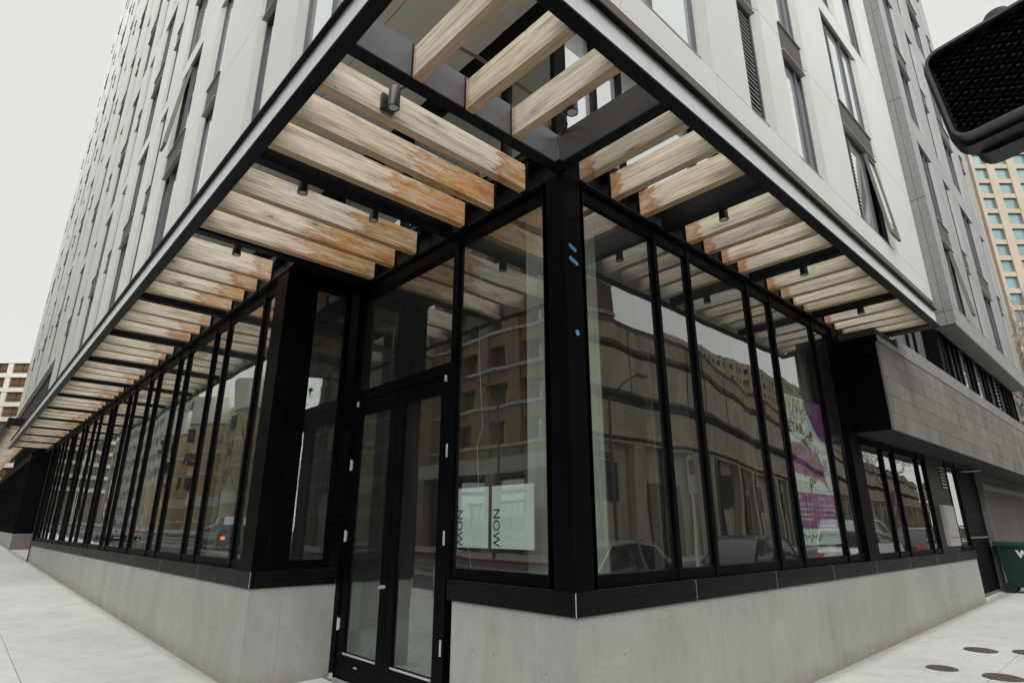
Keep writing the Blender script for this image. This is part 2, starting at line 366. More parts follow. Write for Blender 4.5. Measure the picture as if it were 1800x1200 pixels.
M['iron'] = simple('rusty_iron', (0.135, 0.105, 0.088), 0.7, var=0.3, scale=30, bump=0.5)
M['beigebox'] = simple('beige_enamel', (0.38, 0.37, 0.34), 0.45, var=0.06)
M['darkpanel'] = simple('bronze_metal_panel', (0.022, 0.018, 0.016), 0.5, var=0.12, scale=2)
M['darkboard'] = simple('black_scuffed_panel', (0.004, 0.0045, 0.005), 0.6, spec=0.1, var=0.4, scale=3.5)
M['pinkbase'] = simple('mauve_base', (0.17, 0.14, 0.138), 0.7, var=0.1)
M['silver'] = simple('silver_car_paint', (0.34, 0.35, 0.355), 0.25, metal=0.3, var=0.03)
M['whitecar'] = simple('white_car_paint', (0.68, 0.68, 0.67), 0.25, var=0.03)
M['blackcar'] = simple('black_car_paint', (0.015, 0.015, 0.018), 0.2, spec=0.8, var=0.03)
M['cargls'] = simple('car_window', (0.02, 0.024, 0.026), 0.08, spec=1.0, var=0.02)
M['pier'] = simple('tan_brick_pier', (0.36, 0.235, 0.145), 0.8, var=0.15, scale=3)
M['darkglass'] = simple('dark_office_glass', (0.02, 0.032, 0.032), 0.25, var=0.3, scale=.3)
M['bark'] = simple('grey_bark', (0.11, 0.09, 0.072), 0.9, var=0.25, scale=8)
M['twig'] = simple('tan_twigs', (0.27, 0.215, 0.155), 0.9, var=0.25, scale=2)
M['signred'] = simple('red_sign_print', (0.45, 0.05, 0.04), 0.5)
M['wire'] = simple('white_wire', (0.55, 0.55, 0.5), 0.5)
M['grass'] = simple('verge_grass', (0.07, 0.10, 0.04), 0.9, var=0.3, scale=6)
def emit(name, col, s):
    t = NT(name); e = t.n('Emission', Color=(*col, 1), Strength=s); t.l(e.outputs[0], t.out.inputs[0]); return t.m
M['redlight'] = emit('lit_red_lamp', (1.0, 0.12, 0.04), 3.0)

# ------------------------------------------------------------------ helpers
class MB:
    def __init__(s): s.v = []; s.f = []; s.mi = []; s.cur = 0
    def box(s, x0, x1, y0, y1, z0, z1):
        if x0 > x1: x0, x1 = x1, x0
        if y0 > y1: y0, y1 = y1, y0
        if z0 > z1: z0, z1 = z1, z0
        return s.hexa([(x0, y0, z0), (x1, y0, z0), (x1, y1, z0), (x0, y1, z0), (x0, y0, z1), (x1, y0, z1), (x1, y1, z1), (x0, y1, z1)])
    def hexa(s, p):
        b = len(s.v); s.v += p
        for f in ((0, 3, 2, 1), (4, 5, 6, 7), (0, 1, 5, 4), (1, 2, 6, 5), (2, 3, 7, 6), (3, 0, 4, 7)):
            s.f.append(tuple(b + i for i in f)); s.mi.append(s.cur)
        return s
    def prism(s, pts, axis, a, b):
        # polygon pts (2D) extruded along axis 0/1/2 between a and b
        n = len(pts); base = len(s.v)
        for t in (a, b):
            for (p, q) in pts:
                s.v.append({0: (t, p, q), 1: (p, t, q), 2: (p, q, t)}[axis])
        s.f.append(tuple(base + i for i in range(n))); s.mi.append(s.cur)
        s.f.append(tuple(base + n + i for i in reversed(range(n)))); s.mi.append(s.cur)
        for i in range(n):
            j = (i + 1) % n
            s.f.append((base + i, base + n + i, base + n + j, base + j)); s.mi.append(s.cur)
        return s
    def tube(s, pts, r, n=8, r2=None, cap=True):
        pts = [Vector(p) for p in pts]; rings = []
        m_ = len(pts)
        for i, p in enumerate(pts):
            d = (pts[min(i + 1, m_ - 1)] - pts[max(i - 1, 0)]).normalized()
            u = d.cross(Vector((0, 0, 1)))
            if u.length < 1e-3: u = d.cross(Vector((1, 0, 0)))
            u.normalize(); w = d.cross(u)
            rr = r if r2 is None else r + (r2 - r) * i / (m_ - 1)
            b = len(s.v)
            for k in range(n):
                a = 2 * math.pi * k / n
                s.v.append(tuple(p + u * math.cos(a) * rr + w * math.sin(a) * rr))
            rings.append(b)
        for i in range(m_ - 1):
            for k in range(n):
                k2 = (k + 1) % n
                s.f.append((rings[i] + k, rings[i] + k2, rings[i + 1] + k2, rings[i + 1] + k)); s.mi.append(s.cur)
        if cap:
            s.f.append(tuple(rings[0] + k for k in reversed(range(n)))); s.mi.append(s.cur)
            s.f.append(tuple(rings[-1] + k for k in range(n))); s.mi.append(s.cur)
        return s
    def poly(s, pts):
        b = len(s.v); s.v += [tuple(p) for p in pts]; s.f.append(tuple(range(b, b + len(pts)))); s.mi.append(s.cur); return s
    def mesh(s, name, mats, smooth=False):
        me = bpy.data.meshes.new(name); me.from_pydata(s.v, [], s.f)
        if not isinstance(mats, (list, tuple)): mats = [mats]
        for x in mats: me.materials.append(x)
        if len(mats) > 1:
            for p, i in zip(me.polygons, s.mi): p.material_index = i
        me.update()
        import bmesh
        bm = bmesh.new(); bm.from_mesh(me); bmesh.ops.recalc_face_normals(bm, faces=bm.faces); bm.to_mesh(me); bm.free()
        if smooth:
            for p in me.polygons: p.use_smooth = True
            try: me.set_sharp_from_angle(angle=R(40))
            except Exception: pass
        return me
    def build(s, name, mats, parent=None, smooth=False, kind=None, loc=None):
        return link(name, s.mesh(name, mats, smooth), parent, kind, loc)

def link(name, me, parent=None, kind=None, loc=None):
    o = bpy.data.objects.new(name, me); COL.objects.link(o)
    if parent is not None: o.parent = parent
    if loc is not None: o.location = loc
    if kind: o['kind'] = kind
    return o
def thing(name, label, cat, loc=(0, 0, 0), group=None, rz=0.0):
    o = bpy.data.objects.new(name, None); COL.objects.link(o); o.location = loc; o.rotation_euler = (0, 0, rz)
    o.empty_display_size = 0.2
    o['label'] = label; o['category'] = cat
    if group: o['group'] = group
    return o
def tag(o, label, cat, group=None):
    o['label'] = label; o['category'] = cat
    if group: o['group'] = group
    return o
def copy_thing(root, loc, label=None, rz=None):
    r = root.copy(); COL.objects.link(r); r.location = loc
    if rz is not None: r.rotation_euler = (0, 0, rz)
    if label: r['label'] = label
    for ch in list(root.children):
        c = ch.copy(); COL.objects.link(c); c.parent = r
        for g2 in list(ch.children):
            d = g2.copy(); COL.objects.link(d); d.parent = c
    return r
def g(x, y): return 0.0115 * x + 0.0185 * y - 0.03      # the ground slopes gently
class Wall:
    """u along the wall, d outward from the face, z up"""
    def __init__(s, side, face): s.side = side; s.face = face
    def pt(s, u, d, z): return (s.face - d, u, z) if s.side == 'L' else (u, s.face - d, z)
    def box(s, mb, u0, u1, d0, d1, z0, z1):
        a = s.pt(u0, d0, z0); b = s.pt(u1, d1, z1)
        mb.box(a[0], b[0], a[1], b[1], a[2], b[2]); return mb
    def wedge(s, mb, u0, u1, d0, d1, z0, z1):     # splayed reveal from (u0, back) to (u1, face)
        pts = [(u0, d0), (u1, d1), (u1, d0)]
        b = len(mb.v)
        for z in (z0, z1):
            for (u, d) in pts: mb.v.append(s.pt(u, d, z))
        for f in ((0, 1, 2), (3, 5, 4), (0, 3, 4, 1), (1, 4, 5, 2), (2, 5, 3, 0)):
            mb.f.append(tuple(b + i for i in f)); mb.mi.append(mb.cur)
        return mb
def text(body, size, mat, parent, origin, xdir, ydir, name='lettering', extr=0.0015, shear=0.0, align='LEFT', bold=0.0):
    cu = bpy.data.curves.new('t', 'FONT'); cu.body = body; cu.size = size; cu.extrude = extr
    cu.shear = shear; cu.align_x = align; cu.offset = bold; cu.resolution_u = 3
    to = bpy.data.objects.new('t', cu); COL.objects.link(to)
    dg = bpy.context.evaluated_depsgraph_get(); dg.update()
    me = bpy.data.meshes.new_from_object(to.evaluated_get(dg))
    bpy.data.objects.remove(to); bpy.data.curves.remove(cu)
    x = Vector(xdir).normalized(); y = Vector(ydir).normalized(); z = x.cross(y)
    mt = Matrix((x, y, z)).transposed().to_4x4(); mt.translation = Vector(origin)
    me.transform(mt); me.materials.clear(); me.materials.append(mat); me.name = name
    return link(name, me, parent)

# ------------------------------------------------------------------ ground, roads, pavements
def sheet(x0, x1, y0, y1, dz, step=None):
    mb = MB(); mb.poly([(x0, y0, g(x0, y0) + dz), (x1, y0, g(x1, y0) + dz), (x1, y1, g(x1, y1) + dz), (x0, y1, g(x0, y1) + dz)]); return mb
def slab(x0, x1, y0, y1, top, th):
    return [(x0, y0, g(x0, y0) + top - th), (x1, y0, g(x1, y0) + top - th), (x1, y1, g(x1, y1) + top - th), (x0, y1, g(x0, y1) + top - th),
            (x0, y0, g(x0, y0) + top), (x1, y0, g(x1, y0) + top), (x1, y1, g(x1, y1) + top), (x0, y1, g(x0, y1) + top)]
sheet(-700, 700, -700, 700, -0.20).build('ground', M['asphalt'], kind='structure')
sheet(-16.4, -5.45, -200, 260, -0.14).build('road', M['asphalt'], kind='structure')
sheet(-200, 260, -14.4, -4.15, -0.136).build('road', M['asphalt'], kind='structure')
pv = thing('sidewalk', 'pale concrete corner pavement with scored joints', 'pavement'); del pv['category']; pv['kind'] = 'structure'
bed = MB()
bed.hexa(slab(-5.3, 60, -4.0, -0.02, -0.014, 0.10)); bed.hexa(slab(-5.3, -0.02, -0.02, 120, -0.014, 0.10))
bed.build('paving_bed', M['joint'], pv, kind='structure')
def pave(x0, x1, y0, y1):
    e = 0.004
    mb = MB(); mb.hexa([(a, b, c) for a, b, c in slab(x0 + e, x1 - e, y0 + e, y1 - e, 0.0, 0.09)])
    mb.build('paving_slab', M['paving'], pv)
ys = [-4.0, -1.175, 3.2, 9.2, 15.2, 21.2, 27.2, 33.2, 39.2, 51.2, 80.0]
for i in range(len(ys) - 1):
    for (a, b) in ((-5.3, -3.8), (-3.8, -2.33), (-2.33, -0.02)):
        if i == 0 and b > -0.1: pave(a, b, -4.0, -2.6); pave(a, b, -2.6, -1.175)
        else: pave(a, b, ys[i], ys[i + 1])
xs = [-0.02, 1.4, 4.4, 7.3, 10.3, 13.3, 16.3, 19.3, 22.3, 28.0, 34.0, 46.0, 60.0]
for i in range(len(xs) - 1):
    for (a, b) in ((-4.0, -2.6), (-2.6, -1.175), (-1.175, 0.3 if xs[i] < 11 else 1.6)): pave(xs[i], xs[i + 1], a, b)
kb = MB(); kb.hexa(slab(-5.45, -5.3, -4.0, 120, 0.0, 0.16)); kb.hexa(slab(-5.45, 60, -4.15, -4.0, 0.0, 0.16))
kb.build('kerb', M['kerb'], kind='structure')
# far pavements
fp = MB(); fp.hexa(slab(-21.5, -16.4, 0, 200, 0.0, 0.14)); fp.hexa(slab(-5, 200, -17.5, -14.4, 0.0, 0.14)); fp.build('pavement', M['kerb'], kind='structure')
lm = MB()
for x in (-10.9, -9.4, -8.9, -13.4):
    lm.v += [(x, -30, g(x, -30) - .132), (x + .12, -30, g(x, -30) - .132), (x + .12, 150, g(x, 150) - .132), (x, 150, g(x, 150) - .132)]; n = len(lm.v); lm.f.append((n - 4, n - 3, n - 2, n - 1)); lm.mi.append(0)
lm.build('lane_marking', M['paint'], kind='structure')
om = MB()
for x in (-12.2, -12.5): om.poly([(x, -30, g(x, -30) - .132), (x + .1, -30, g(x, -30) - .132), (x + .1, 150, g(x, 150) - .132), (x, 150, g(x, 150) - .132)])
for y in (-9.3, -9.05): om.poly([(-5, y, g(-5, y) - .130), (150, y, g(150, y) - .130), (150, y + .1, g(150, y) - .130), (-5, y + .1, g(-5, y) - .130)])
om.build('lane_marking', M['orange'], kind='structure')
rk = MB(); rk.hexa(slab(-16.4, -16.25, 2, 60, 0.004, 0.14)); rk.build('kerb', M['red'], kind='structure')
gr = MB(); gr.hexa(slab(-16.2, -13.9, 26, 60, -0.02, 0.1)); gr.build('verge', M['grass'], kind='structure')

# ------------------------------------------------------------------ white apartment building
LW = Wall('L', -1.2); RW = Wall('R', -0.2)
Z0 = 6.9; GH = 5.4; DEP = 0.17; SPL = 0.27
bld = thing('apartment_building', 'tall white panelled apartment block standing over the glazed corner shopfront', 'building', (0, 0, 0))
cells = []     # (distance, wall, u0, u1, z0, z1)
def near(w, u, z):
    p = Vector(w.pt(u, 0, z)); return (p - CAM).length
def add_panel(w, u0, u1, z0, z1):
    if u1 - u0 < 0.06 or z1 - z0 < 0.06: return
    cells.append((near(w, (u0 + u1) / 2, (z0 + z1) / 2), w, u0, u1, z0, z1))
def make_window(w, u0, u1, zb, louver=0.0, spandrel=True, parent=None, sash=None, lowsp=0.0, pm='pane', top=4.95, reveal='reveal', spn=2.05):
    """two-storey window strip: sill, lower glass, brown spandrel, upper glass, splayed far reveal"""
    fr = MB(); b = -0.115; f = b + 0.07
    z1 = zb + top; sp0, sp1 = zb + spn, zb + spn + 0.58
    W_ = u1 - u0
    parts = [(zb + 0.05 + lowsp, sp0), (sp1, z1)]
    for (a, c) in parts:
        w.box(fr, u0, u1, b, f, a, a + 0.055); w.box(fr, u0, u1, b, f, c - 0.055, c)
        w.box(fr, u0, u0 + 0.05, b, f, a + .055, c - .055); w.box(fr, u1 - 0.05, u1, b, f, a + .055, c - .055)
        if W_ > 0.9: w.box(fr, u0 + W_ * 0.62, u0 + W_ * 0.62 + 0.06, b, f, a + .055, c - .055)
    win = fr.build('window', M['frame'], parent)
    for k, (a, c) in enumerate(parts):
        ua = u0 + 0.05
        if louver:
            lv = MB(); nz = int((c - a - 0.12) / 0.085)
            for i in range(nz):
                z = a + 0.06 + i * 0.085
                p = [w.pt(ua, f - 0.01, z), w.pt(ua + louver, f - 0.01, z), w.pt(ua + louver, b + .02, z + .05), w.pt(ua, b + .02, z + .05),
                     w.pt(ua, f - 0.01, z + .012), w.pt(ua + louver, f - 0.01, z + .012), w.pt(ua + louver, b + .02, z + .062), w.pt(ua, b + .02, z + .062)]
                lv.hexa(p)
            lv.build('louver', M['trim'], win)
            ua += louver + 0.04
            if ua > u1 - 0.1: continue
        if W_ > 0.9 and not louver:
            segs = [(ua, u0 + W_ * 0.62), (u0 + W_ * 0.62 + 0.06, u1 - 0.05)]
        elif W_ > 0.9: segs = [(ua, u0 + W_ * 0.62), (u0 + W_ * 0.62 + 0.06, u1 - 0.05)]
        else: segs = [(ua, u1 - 0.05)]
        for j, (s0, s1) in enumerate(segs):
            if s1 - s0 < 0.05: continue
            if sash == (k, j): continue
            pm_ = pm if not (j == 1 and pm == 'pane') else 'pane'
            w.box(MB(), 0, 0, 0, 0, 0, 0)
            pb = MB(); w.box(pb, s0, s1, b + 0.02, b + 0.03, a + .055, c - .055); pb.build('pane', M[pm_], win)
    if sash is not None:
        k, j = sash; a, c = parts[k]; s0, s1 = (u0 + W_ * 0.62 + 0.06, u1 - 0.05) if W_ > .9 else (u0 + .05, u1 - .05)
        ob = MB(); tt = 0.05; L_ = c - a - .11; ang = R(5)
        def q(u, along, off):   # hinged at the top, swings outward
            zz = c - .055 - along * math.cos(ang) ; dd = f + along * math.sin(ang) + off
            return w.pt(u, dd, zz)
        def bar(ua, ub, l0, l1, mb): mb.hexa([q(ua, l0, 0), q(ub, l0, 0), q(ub, l0, .05), q(ua, l0, .05), q(ua, l1, 0), q(ub, l1, 0), q(ub, l1, .05), q(ua, l1, .05)])
        bar(s0, s0 + tt, 0, L_, ob); bar(s1 - tt, s1, 0, L_, ob); bar(s0 + tt, s1 - tt, 0, tt, ob); bar(s0 + tt, s1 - tt, L_ - tt, L_, ob)
        so_ = ob.build('open_sash', simple('olive_sash_edge', (0.17, 0.165, 0.12), 0.5) if 'olive_sash_edge' not in bpy.data.materials else bpy.data.materials['olive_sash_edge'], win)
        gb = MB(); gb.hexa([q(s0 + tt, tt, .02), q(s1 - tt, tt, .02), q(s1 - tt, tt, .03), q(s0 + tt, tt, .03), q(s0 + tt, L_ - tt, .02), q(s1 - tt, L_ - tt, .02), q(s1 - tt, L_ - tt, .03), q(s0 + tt, L_ - tt, .03)])
        gb.build('pane', M['panedark'], win)
    if spandrel:
        sb = MB(); w.box(sb, u0, u1, b, b + 0.12, sp0 + 0.012, sp1 - 0.012); sb.build('spandrel', M['brown'], win)
        tb = MB(); w.box(tb, u0, u1, b, b + .15, sp0, sp0 + .012); tb.build('trim', M['trim'], win)
        tb = MB(); w.box(tb, u0, u1, b, b + .15, sp1 - .012, sp1); tb.build('trim', M['trim'], win)
    if lowsp:
        sb = MB(); w.box(sb, u0, u1, b, b + 0.12, zb + 0.02, zb + .05 + lowsp); sb.build('spandrel', M['brown'], win)
    sl = MB(); w.box(sl, u0, u1, b + .071, -0.01, zb + 0.0, zb + 0.045); sl.build('sill', M['frame'], win)
    for q_ in (0, 1):
        tb = MB(); w.box(tb, u0 + .01, u1 - .01, -.009, .002, zb + .006 + .02 * q_, zb + .014 + .02 * q_); tb.build('sill_line', M['trim'], win)
    rv = MB(); w.wedge(rv, u1, u1 + SPL, b, -0.002, zb + .002, zb + top / 2 - .15); w.wedge(rv, u1, u1 + SPL, b, -0.002, zb + top / 2 - .138, zb + top - .002)
    rv.build('reveal', M[reveal], win)
    return win

JN = 0.006
def facade(w, u_start, u_end, rows, zbase, parent, ztop_extra=0.0, half=2.30, edges=()):
    for gi, cols in enumerate(rows):
        z = zbase + gi * GH
        cur = u_start
        for (u0, u1, kw) in cols:
            # solid strip before the window
            spans = [cur]
            for e in edges:
                if cur + .3 < e < u0 - .3: spans.append(e)
            spans.append(u0)
            for a, b_ in zip(spans, spans[1:]):
                add_panel(w, a + JN, b_ - (0 if b_ == u0 else JN), z + JN, z + half - JN)
                add_panel(w, a + JN, b_ - (0 if b_ == u0 else JN), z + half + JN, z + GH - JN)
            # band over the window
            add_panel(w, u0 + .001, u1 + SPL, z + 4.95, z + GH - JN)
            make_window(w, u0, u1, z, parent=parent, **kw)
            cur = u1 + SPL
        add_panel(w, cur + JN, u_end - JN, z + JN, z + half - JN)
        add_panel(w, cur + JN, u_end - JN, z + half + JN, z + GH - JN)

D_ = dict
L0 = [(1.05, 3.22, D_()), (4.45, 4.98, D_(pm='panedark')), (7.25, 8.02, D_()), (9.45, 10.90, D_(sash=(1, 1), pm='panedark')), (12.35, 12.95, D_(pm='panedark')),
      (14.3, 15.6, D_(pm='panedark')), (17.2, 17.8, D_()), (19.3, 20.6, D_(louver=.3)), (22.3, 22.9, D_(pm='panedark')), (24.9, 26.2, D_())]
def shift(cols, dx, r):
    out = []
    for (a, b_, k) in cols:
        k2 = dict(k); k2.pop('sash', None)
        if r.random() < 0.045 and (b_ - a) > .9: k2['sash'] = (0, 1)
        k2['pm'] = r.choice(['pane', 'panedark', 'panedark'])
        out.append((a + dx, b_ + dx, k2))
    return out
rr = random.Random(3)
rowsL = [L0] + [shift(L0, (0.45 if gi % 2 else 0.0), rr) for gi in range(1, 9)]
facade(LW, -0.2 + DEP, 27.6, rowsL, Z0, bld)
R0 = [(-0.30, 2.36, D_(top=2.0, spandrel=False) if False else D_()), (3.66, 4.22, D_(louver=.42)), (5.22, 6.12, D_()), (7.92, 9.82, D_(louver=.45, sash=(0, 1)))]
R1 = [(1.2, 2.4, D_()), (5.0, 6.05, D_()), (8.0, 8.9, D_(pm='panedark')), (10.02, 10.98, D_())]
rowsR = [R0] + [(R1 if gi % 2 else shift(R0[1:], 0.0, rr)) for gi in range(1, 9)]
facade(RW, -1.2, 12.45, rowsR, Z0, bld, edges=(1.0,))
# far bay of the left wing: windows set deeper and lower edge raised (second floor glazing shows below it)
L2 = [(28.9, 29.5, D_()), (31.2, 32.6, D_(pm='panedark')), (34.4, 35.0, D_()), (36.8, 38.2, D_(pm='panedark')), (40.2, 40.8, D_()), (42.6, 44.0, D_(pm='panedark')), (46.0, 46.6, D_())]
LW2 = Wall('L', -1.2)
facade(LW2, 28.0, 48.0, [shift(L2, (0.4 if gi % 2 else 0), rr) for gi in range(8)], 8.9, bld)
# bottom bands
for (w, cuts, z0, z1, d0) in ((RW, [-1.2, 0.72, 2.72, 4.54, 5.3, 8.2, 10.4, 12.45], 6.5, 6.9, -.3), (LW, [0.1, 3.0, 6.2, 9.4, 12.6, 15.8, 19, 22.2, 25.4, 27.6], 6.5, 6.9, -.3), (LW2, [28, 33, 38, 43, 48], 8.45, 8.9, -.3)):
    for a, b_ in zip(cuts, cuts[1:]): add_panel(w, a + JN, b_ - JN, z0, z1 - JN)
add_panel(LW, 27.62, 28.0, 6.5, 54.0)
cells.sort(key=lambda c: c[0])
rest = MB()
for i, (d, w, u0, u1, z0, z1) in enumerate(cells):
    if i < 270:
        mb = MB(); w.box(mb, u0, u1, -DEP, 0, z0, z1); mb.build('cladding_panel', M['panel'], bld)
    else: w.box(rest, u0, u1, -DEP, 0, z0, z1)
o = rest.build('cladding_panels', M['panel'], bld); o['kind'] = 'stuff'
bk = MB()
bk.box(-1.2 + DEP + .012, -1.2 + DEP + .2, -0.2 + DEP + .012, 48, 6.52, 56); bk.box(-1.2 + DEP + .012, 12.4, -0.2 + DEP + .012, -0.2 + DEP + .2, 6.52, 56)
bk.box(-1.2 + DEP + .012, -.88, 48, 48.3, 8.5, 56); bk.box(-.7, 12.4, 47.8, 48.2, 0.5, 56); bk.box(-.9, 12.4, .2, 48, 55.6, 56)
bk.build('backing_wall', M['joint'], bld)
# soffit panels (underside of the overhang)
sx_ = [-1.199, -0.93, 0.2]
yy = [-0.19, 0.10, 2.0, 4.4, 6.8, 9.2, 11.6, 14, 16.4, 18.8, 21.2, 23.6, 27.6]
for j in range(len(yy) - 1):
    for i in range(2):
        mb = MB(); mb.box(sx_[i] + .005, sx_[i + 1] - .005, yy[j] + .004, yy[j + 1] - .004, 6.47, 6.498); mb.build('soffit_panel', M['soffit'], bld)
xx_ = [0.2, 2.72, 5.3, 7.9, 10.4, 12.44]
for j in range(len(xx_) - 1):
    for (a, b_) in ((-.199, -.10), (-.095, 0.2)):
        mb = MB(); mb.box(xx_[j] + .004, xx_[j + 1] - .004, a, b_, 6.47, 6.498); mb.build('soffit_panel', M['soffit'], bld)
sb = MB(); sb.box(-.36, -.33, .72, 1.02, 6.462, 6.4685); sb.build('soffit_slot', M['hole'], bld)
# first floor glazing behind and above the canopy
def fglaze(w, us, z0, z1, glassm='pane', head=0.0, pw=0.06, dark=()):
    fb = MB()
    for u in us: w.box(fb, u - pw / 2, u + pw / 2, -.07, 0.02, z0, z1)
    w.box(fb, us[0], us[-1], -.068, 0.018, z0, z0 + .09); w.box(fb, us[0], us[-1], -.066, .016, z1 - .06 - head, z1 - .003)
    f_ = fb.build('window', M['black'], bld)
    for i, (a, b_) in enumerate(zip(us, us[1:])):
        pb = MB(); w.box(pb, a + pw / 2, b_ - pw / 2, -.04, -.03, z0 + .09, z1 - .06 - head); pb.build('pane', M['panedark' if i in dark else glassm], f_)
fglaze(Wall('R', 0.12), [0.16, 0.62, 1.05, 2.5, 3.1, 4.6, 5.2, 6.7, 7.3, 8.8, 9.4, 10.9, 11.5, 12.4], 4.75, 6.47, 'pane')
fglaze(Wall('L', 0.05), [0.12, 0.8, 2.6, 4.4, 6.2, 8, 10, 12, 14, 16, 18, 20, 22, 24, 27.6], 4.75, 6.47, 'panedark', head=.28, dark=(0, 1, 2))
fglaze(Wall('L', -0.9), [28.0, 28.8, 30, 30.8, 32, 32.8, 34, 34.8, 36, 36.8, 38, 38.8, 40, 42, 44, 46, 48], 5.6, 8.44, 'pane')

# ------------------------------------------------------------------ grey clad block
gb_ = thing('grey_clad_block', 'grey panelled block projecting to the right of the white apartment facade', 'building')
GW = Wall('R', -0.52)
cells = []
gc0 = [(13.2, 14.35, D_(lowsp=.0, sash=(0, 1))), (15.75, 16.35, D_()), (17.7, 19.3, D_(louver=.38)), (20.65, 21.2, D_())]
rowsG = [gc0] + [[(a, b_, {**{k_: v for k_, v in k.items() if k_ != 'sash'}}) for (a, b_, k) in gc0] for gi in range(1, 9)]
for r_ in rowsG:
    for c_ in r_: c_[2]['spn'] = 1.88; c_[2]['reveal'] = 'grey'; c_[2]['top'] = 4.72
def facade_g():
    z_ = 6.35
    for gi, cols in enumerate(rowsG):
        z = z_ + gi * GH; cur = 12.52
        for (u0, u1, kw) in cols:
            add_panel(GW, cur + JN, u0, z + JN, z + 1.88); add_panel(GW, cur + JN, u0, z + 1.88 + 2 * JN, z + 4.7); add_panel(GW, cur + JN, u0, z + 4.7 + 2 * JN, z + GH - JN)
            add_panel(GW, u0 + .001, u1 + SPL, z + 4.72, z + GH - JN)
            make_window(GW, u0, u1, z, parent=gb_, **kw); cur = u1 + SPL
        add_panel(GW, cur + JN, 22.1, z + JN, z + 1.88); add_panel(GW, cur + JN, 22.1, z + 1.88 + 2 * JN, z + GH - JN)
facade_g()
for a, b_ in ((12.52, 15.4), (15.41, 18.6), (18.61, 22.1)): add_panel(GW, a, b_, 5.87, 6.34)
cells.sort(key=lambda c: c[0]); rest = MB()
for i, (d, w, u0, u1, z0, z1) in enumerate(cells):
    if i < 200: mb = MB(); w.box(mb, u0, u1, -DEP, 0, z0, z1); mb.build('cladding_panel', M['grey'], gb_)
    else: w.box(rest, u0, u1, -DEP, 0, z0, z1)
if rest.v: rest.build('cladding_panels', M['grey'], gb_, kind='stuff')
# dark speckled return facing the white facade: two strips with a joint
zz = [5.872, 6.20, 9.1, 12.0, 14.9, 17.8, 20.7, 23.6, 26.5, 29.4, 35, 41, 47, 54]
for a, b_ in zip(zz, zz[1:]):
    for (y0, y1) in ((-0.518, -0.36), (-0.352, -0.12)):
        mb = MB(); mb.box(12.455, 12.515, y0, y1, a + .006, b_ - .006); mb.build('return_panel', M['darkgrey'], gb_)
bk = MB(); bk.box(12.48, 22.08, -0.205, 0.0, 5.9, 54); bk.box(22.02, 22.09, -0.5, 20, 5.9, 54); bk.box(12.53, 22.08, -.2, 20, 53.6, 54.0); bk.build('backing_wall', M['joint'], gb_)
sp = MB()
sp.box(12.50, 22.08, -0.512, 3.0, 5.845, 5.868); sp.build('soffit', M['darkgrey'], gb_)
# glazing below the grey soffit
fb = MB(); us = [12.75, 13.35, 13.9, 14.4, 15.5, 16.0, 17.2, 17.7, 18.6, 19.2, 20.2, 20.8, 21.3, 22.0]
GGW = Wall('R', -0.12)
for u in us: GGW.box(fb, u - .035, u + .035, -.08, .02, 4.0, 5.845)
GGW.box(fb, us[0], us[-1], -.078, .018, 5.78, 5.843); GGW.box(fb, us[0], us[-1], -.078, .018, 4.0, 4.07)
gw_ = fb.build('window', M['black'], gb_)
for i, (a, b_) in enumerate(zip(us, us[1:])):
    if i == 8:
        lv = MB()
        for k in range(16):
            z = 4.1 + k * .11; GGW.box(lv, a + .04, b_ - .04, -.06, .0, z, z + .035)
        lv.build('louver', M['trim'], gw_); continue
    pb = MB(); GGW.box(pb, a + .035, b_ - .035, -.05, -.04, 4.0, 5.845); pb.build('pane', M['panedark' if i in (0,) else 'pane'], gw_)
cb = MB(); cb.box(12.42, 12.70, -.12, 1.5, 4.0, 5.845); cb.build('corner_post', M['black'], gb_)
# stone tile clad projecting box above the side windows
bx = MB(); bx.box(6.15, 24, -0.49, 0.6, 2.815, 4.30); bay = bx.build('tile_clad_bay', M['hole'], gb_)
zr = [2.80, 3.055, 3.31, 3.565, 3.82, 4.075]
rr2 = random.Random(5)
for k in range(5):
    x = 6.11 + (0 if k % 2 == 0 else -0.0); first = True
    while x < 23.9:
        wdt = (0.30 if (first and k % 2) else 0.62) if x < 17 else 1.24
        x1 = min(x + wdt, 24.0)
        pr = rr2.uniform(0, .003)
        mb = MB(); mb.box(x + .003, x1 - .003, -0.51 - pr, -0.485, zr[k] + .003, zr[k + 1] - .003); mb.build('tile', M['tile'], bay)
        x = x1; first = False
    mb = MB(); mb.box(6.108, 6.148, -0.483, -0.02, zr[k] + .003, zr[k + 1] - .003); mb.build('shaded_return_tile', M['black'], bay)  # side tiles in black: the canopy's shade is put into their colour
mb = MB(); mb.box(6.106, 6.148, -.51, .1, 4.079, 4.18); mb.build('shaded_return_tile', M['black'], bay)
mb = MB(); mb.box(6.15, 7.157, -.515, .1, 4.092, 4.18); mb.build('coping', M['coping'], bay)
x = 7.16
while x < 24:
    x1 = min(x + 2.4, 24); mb = MB(); mb.box(x + .003, x1 - .003, -0.515, 0.1, 4.092, 4.34); mb.build('coping', M['coping'], bay); x = x1
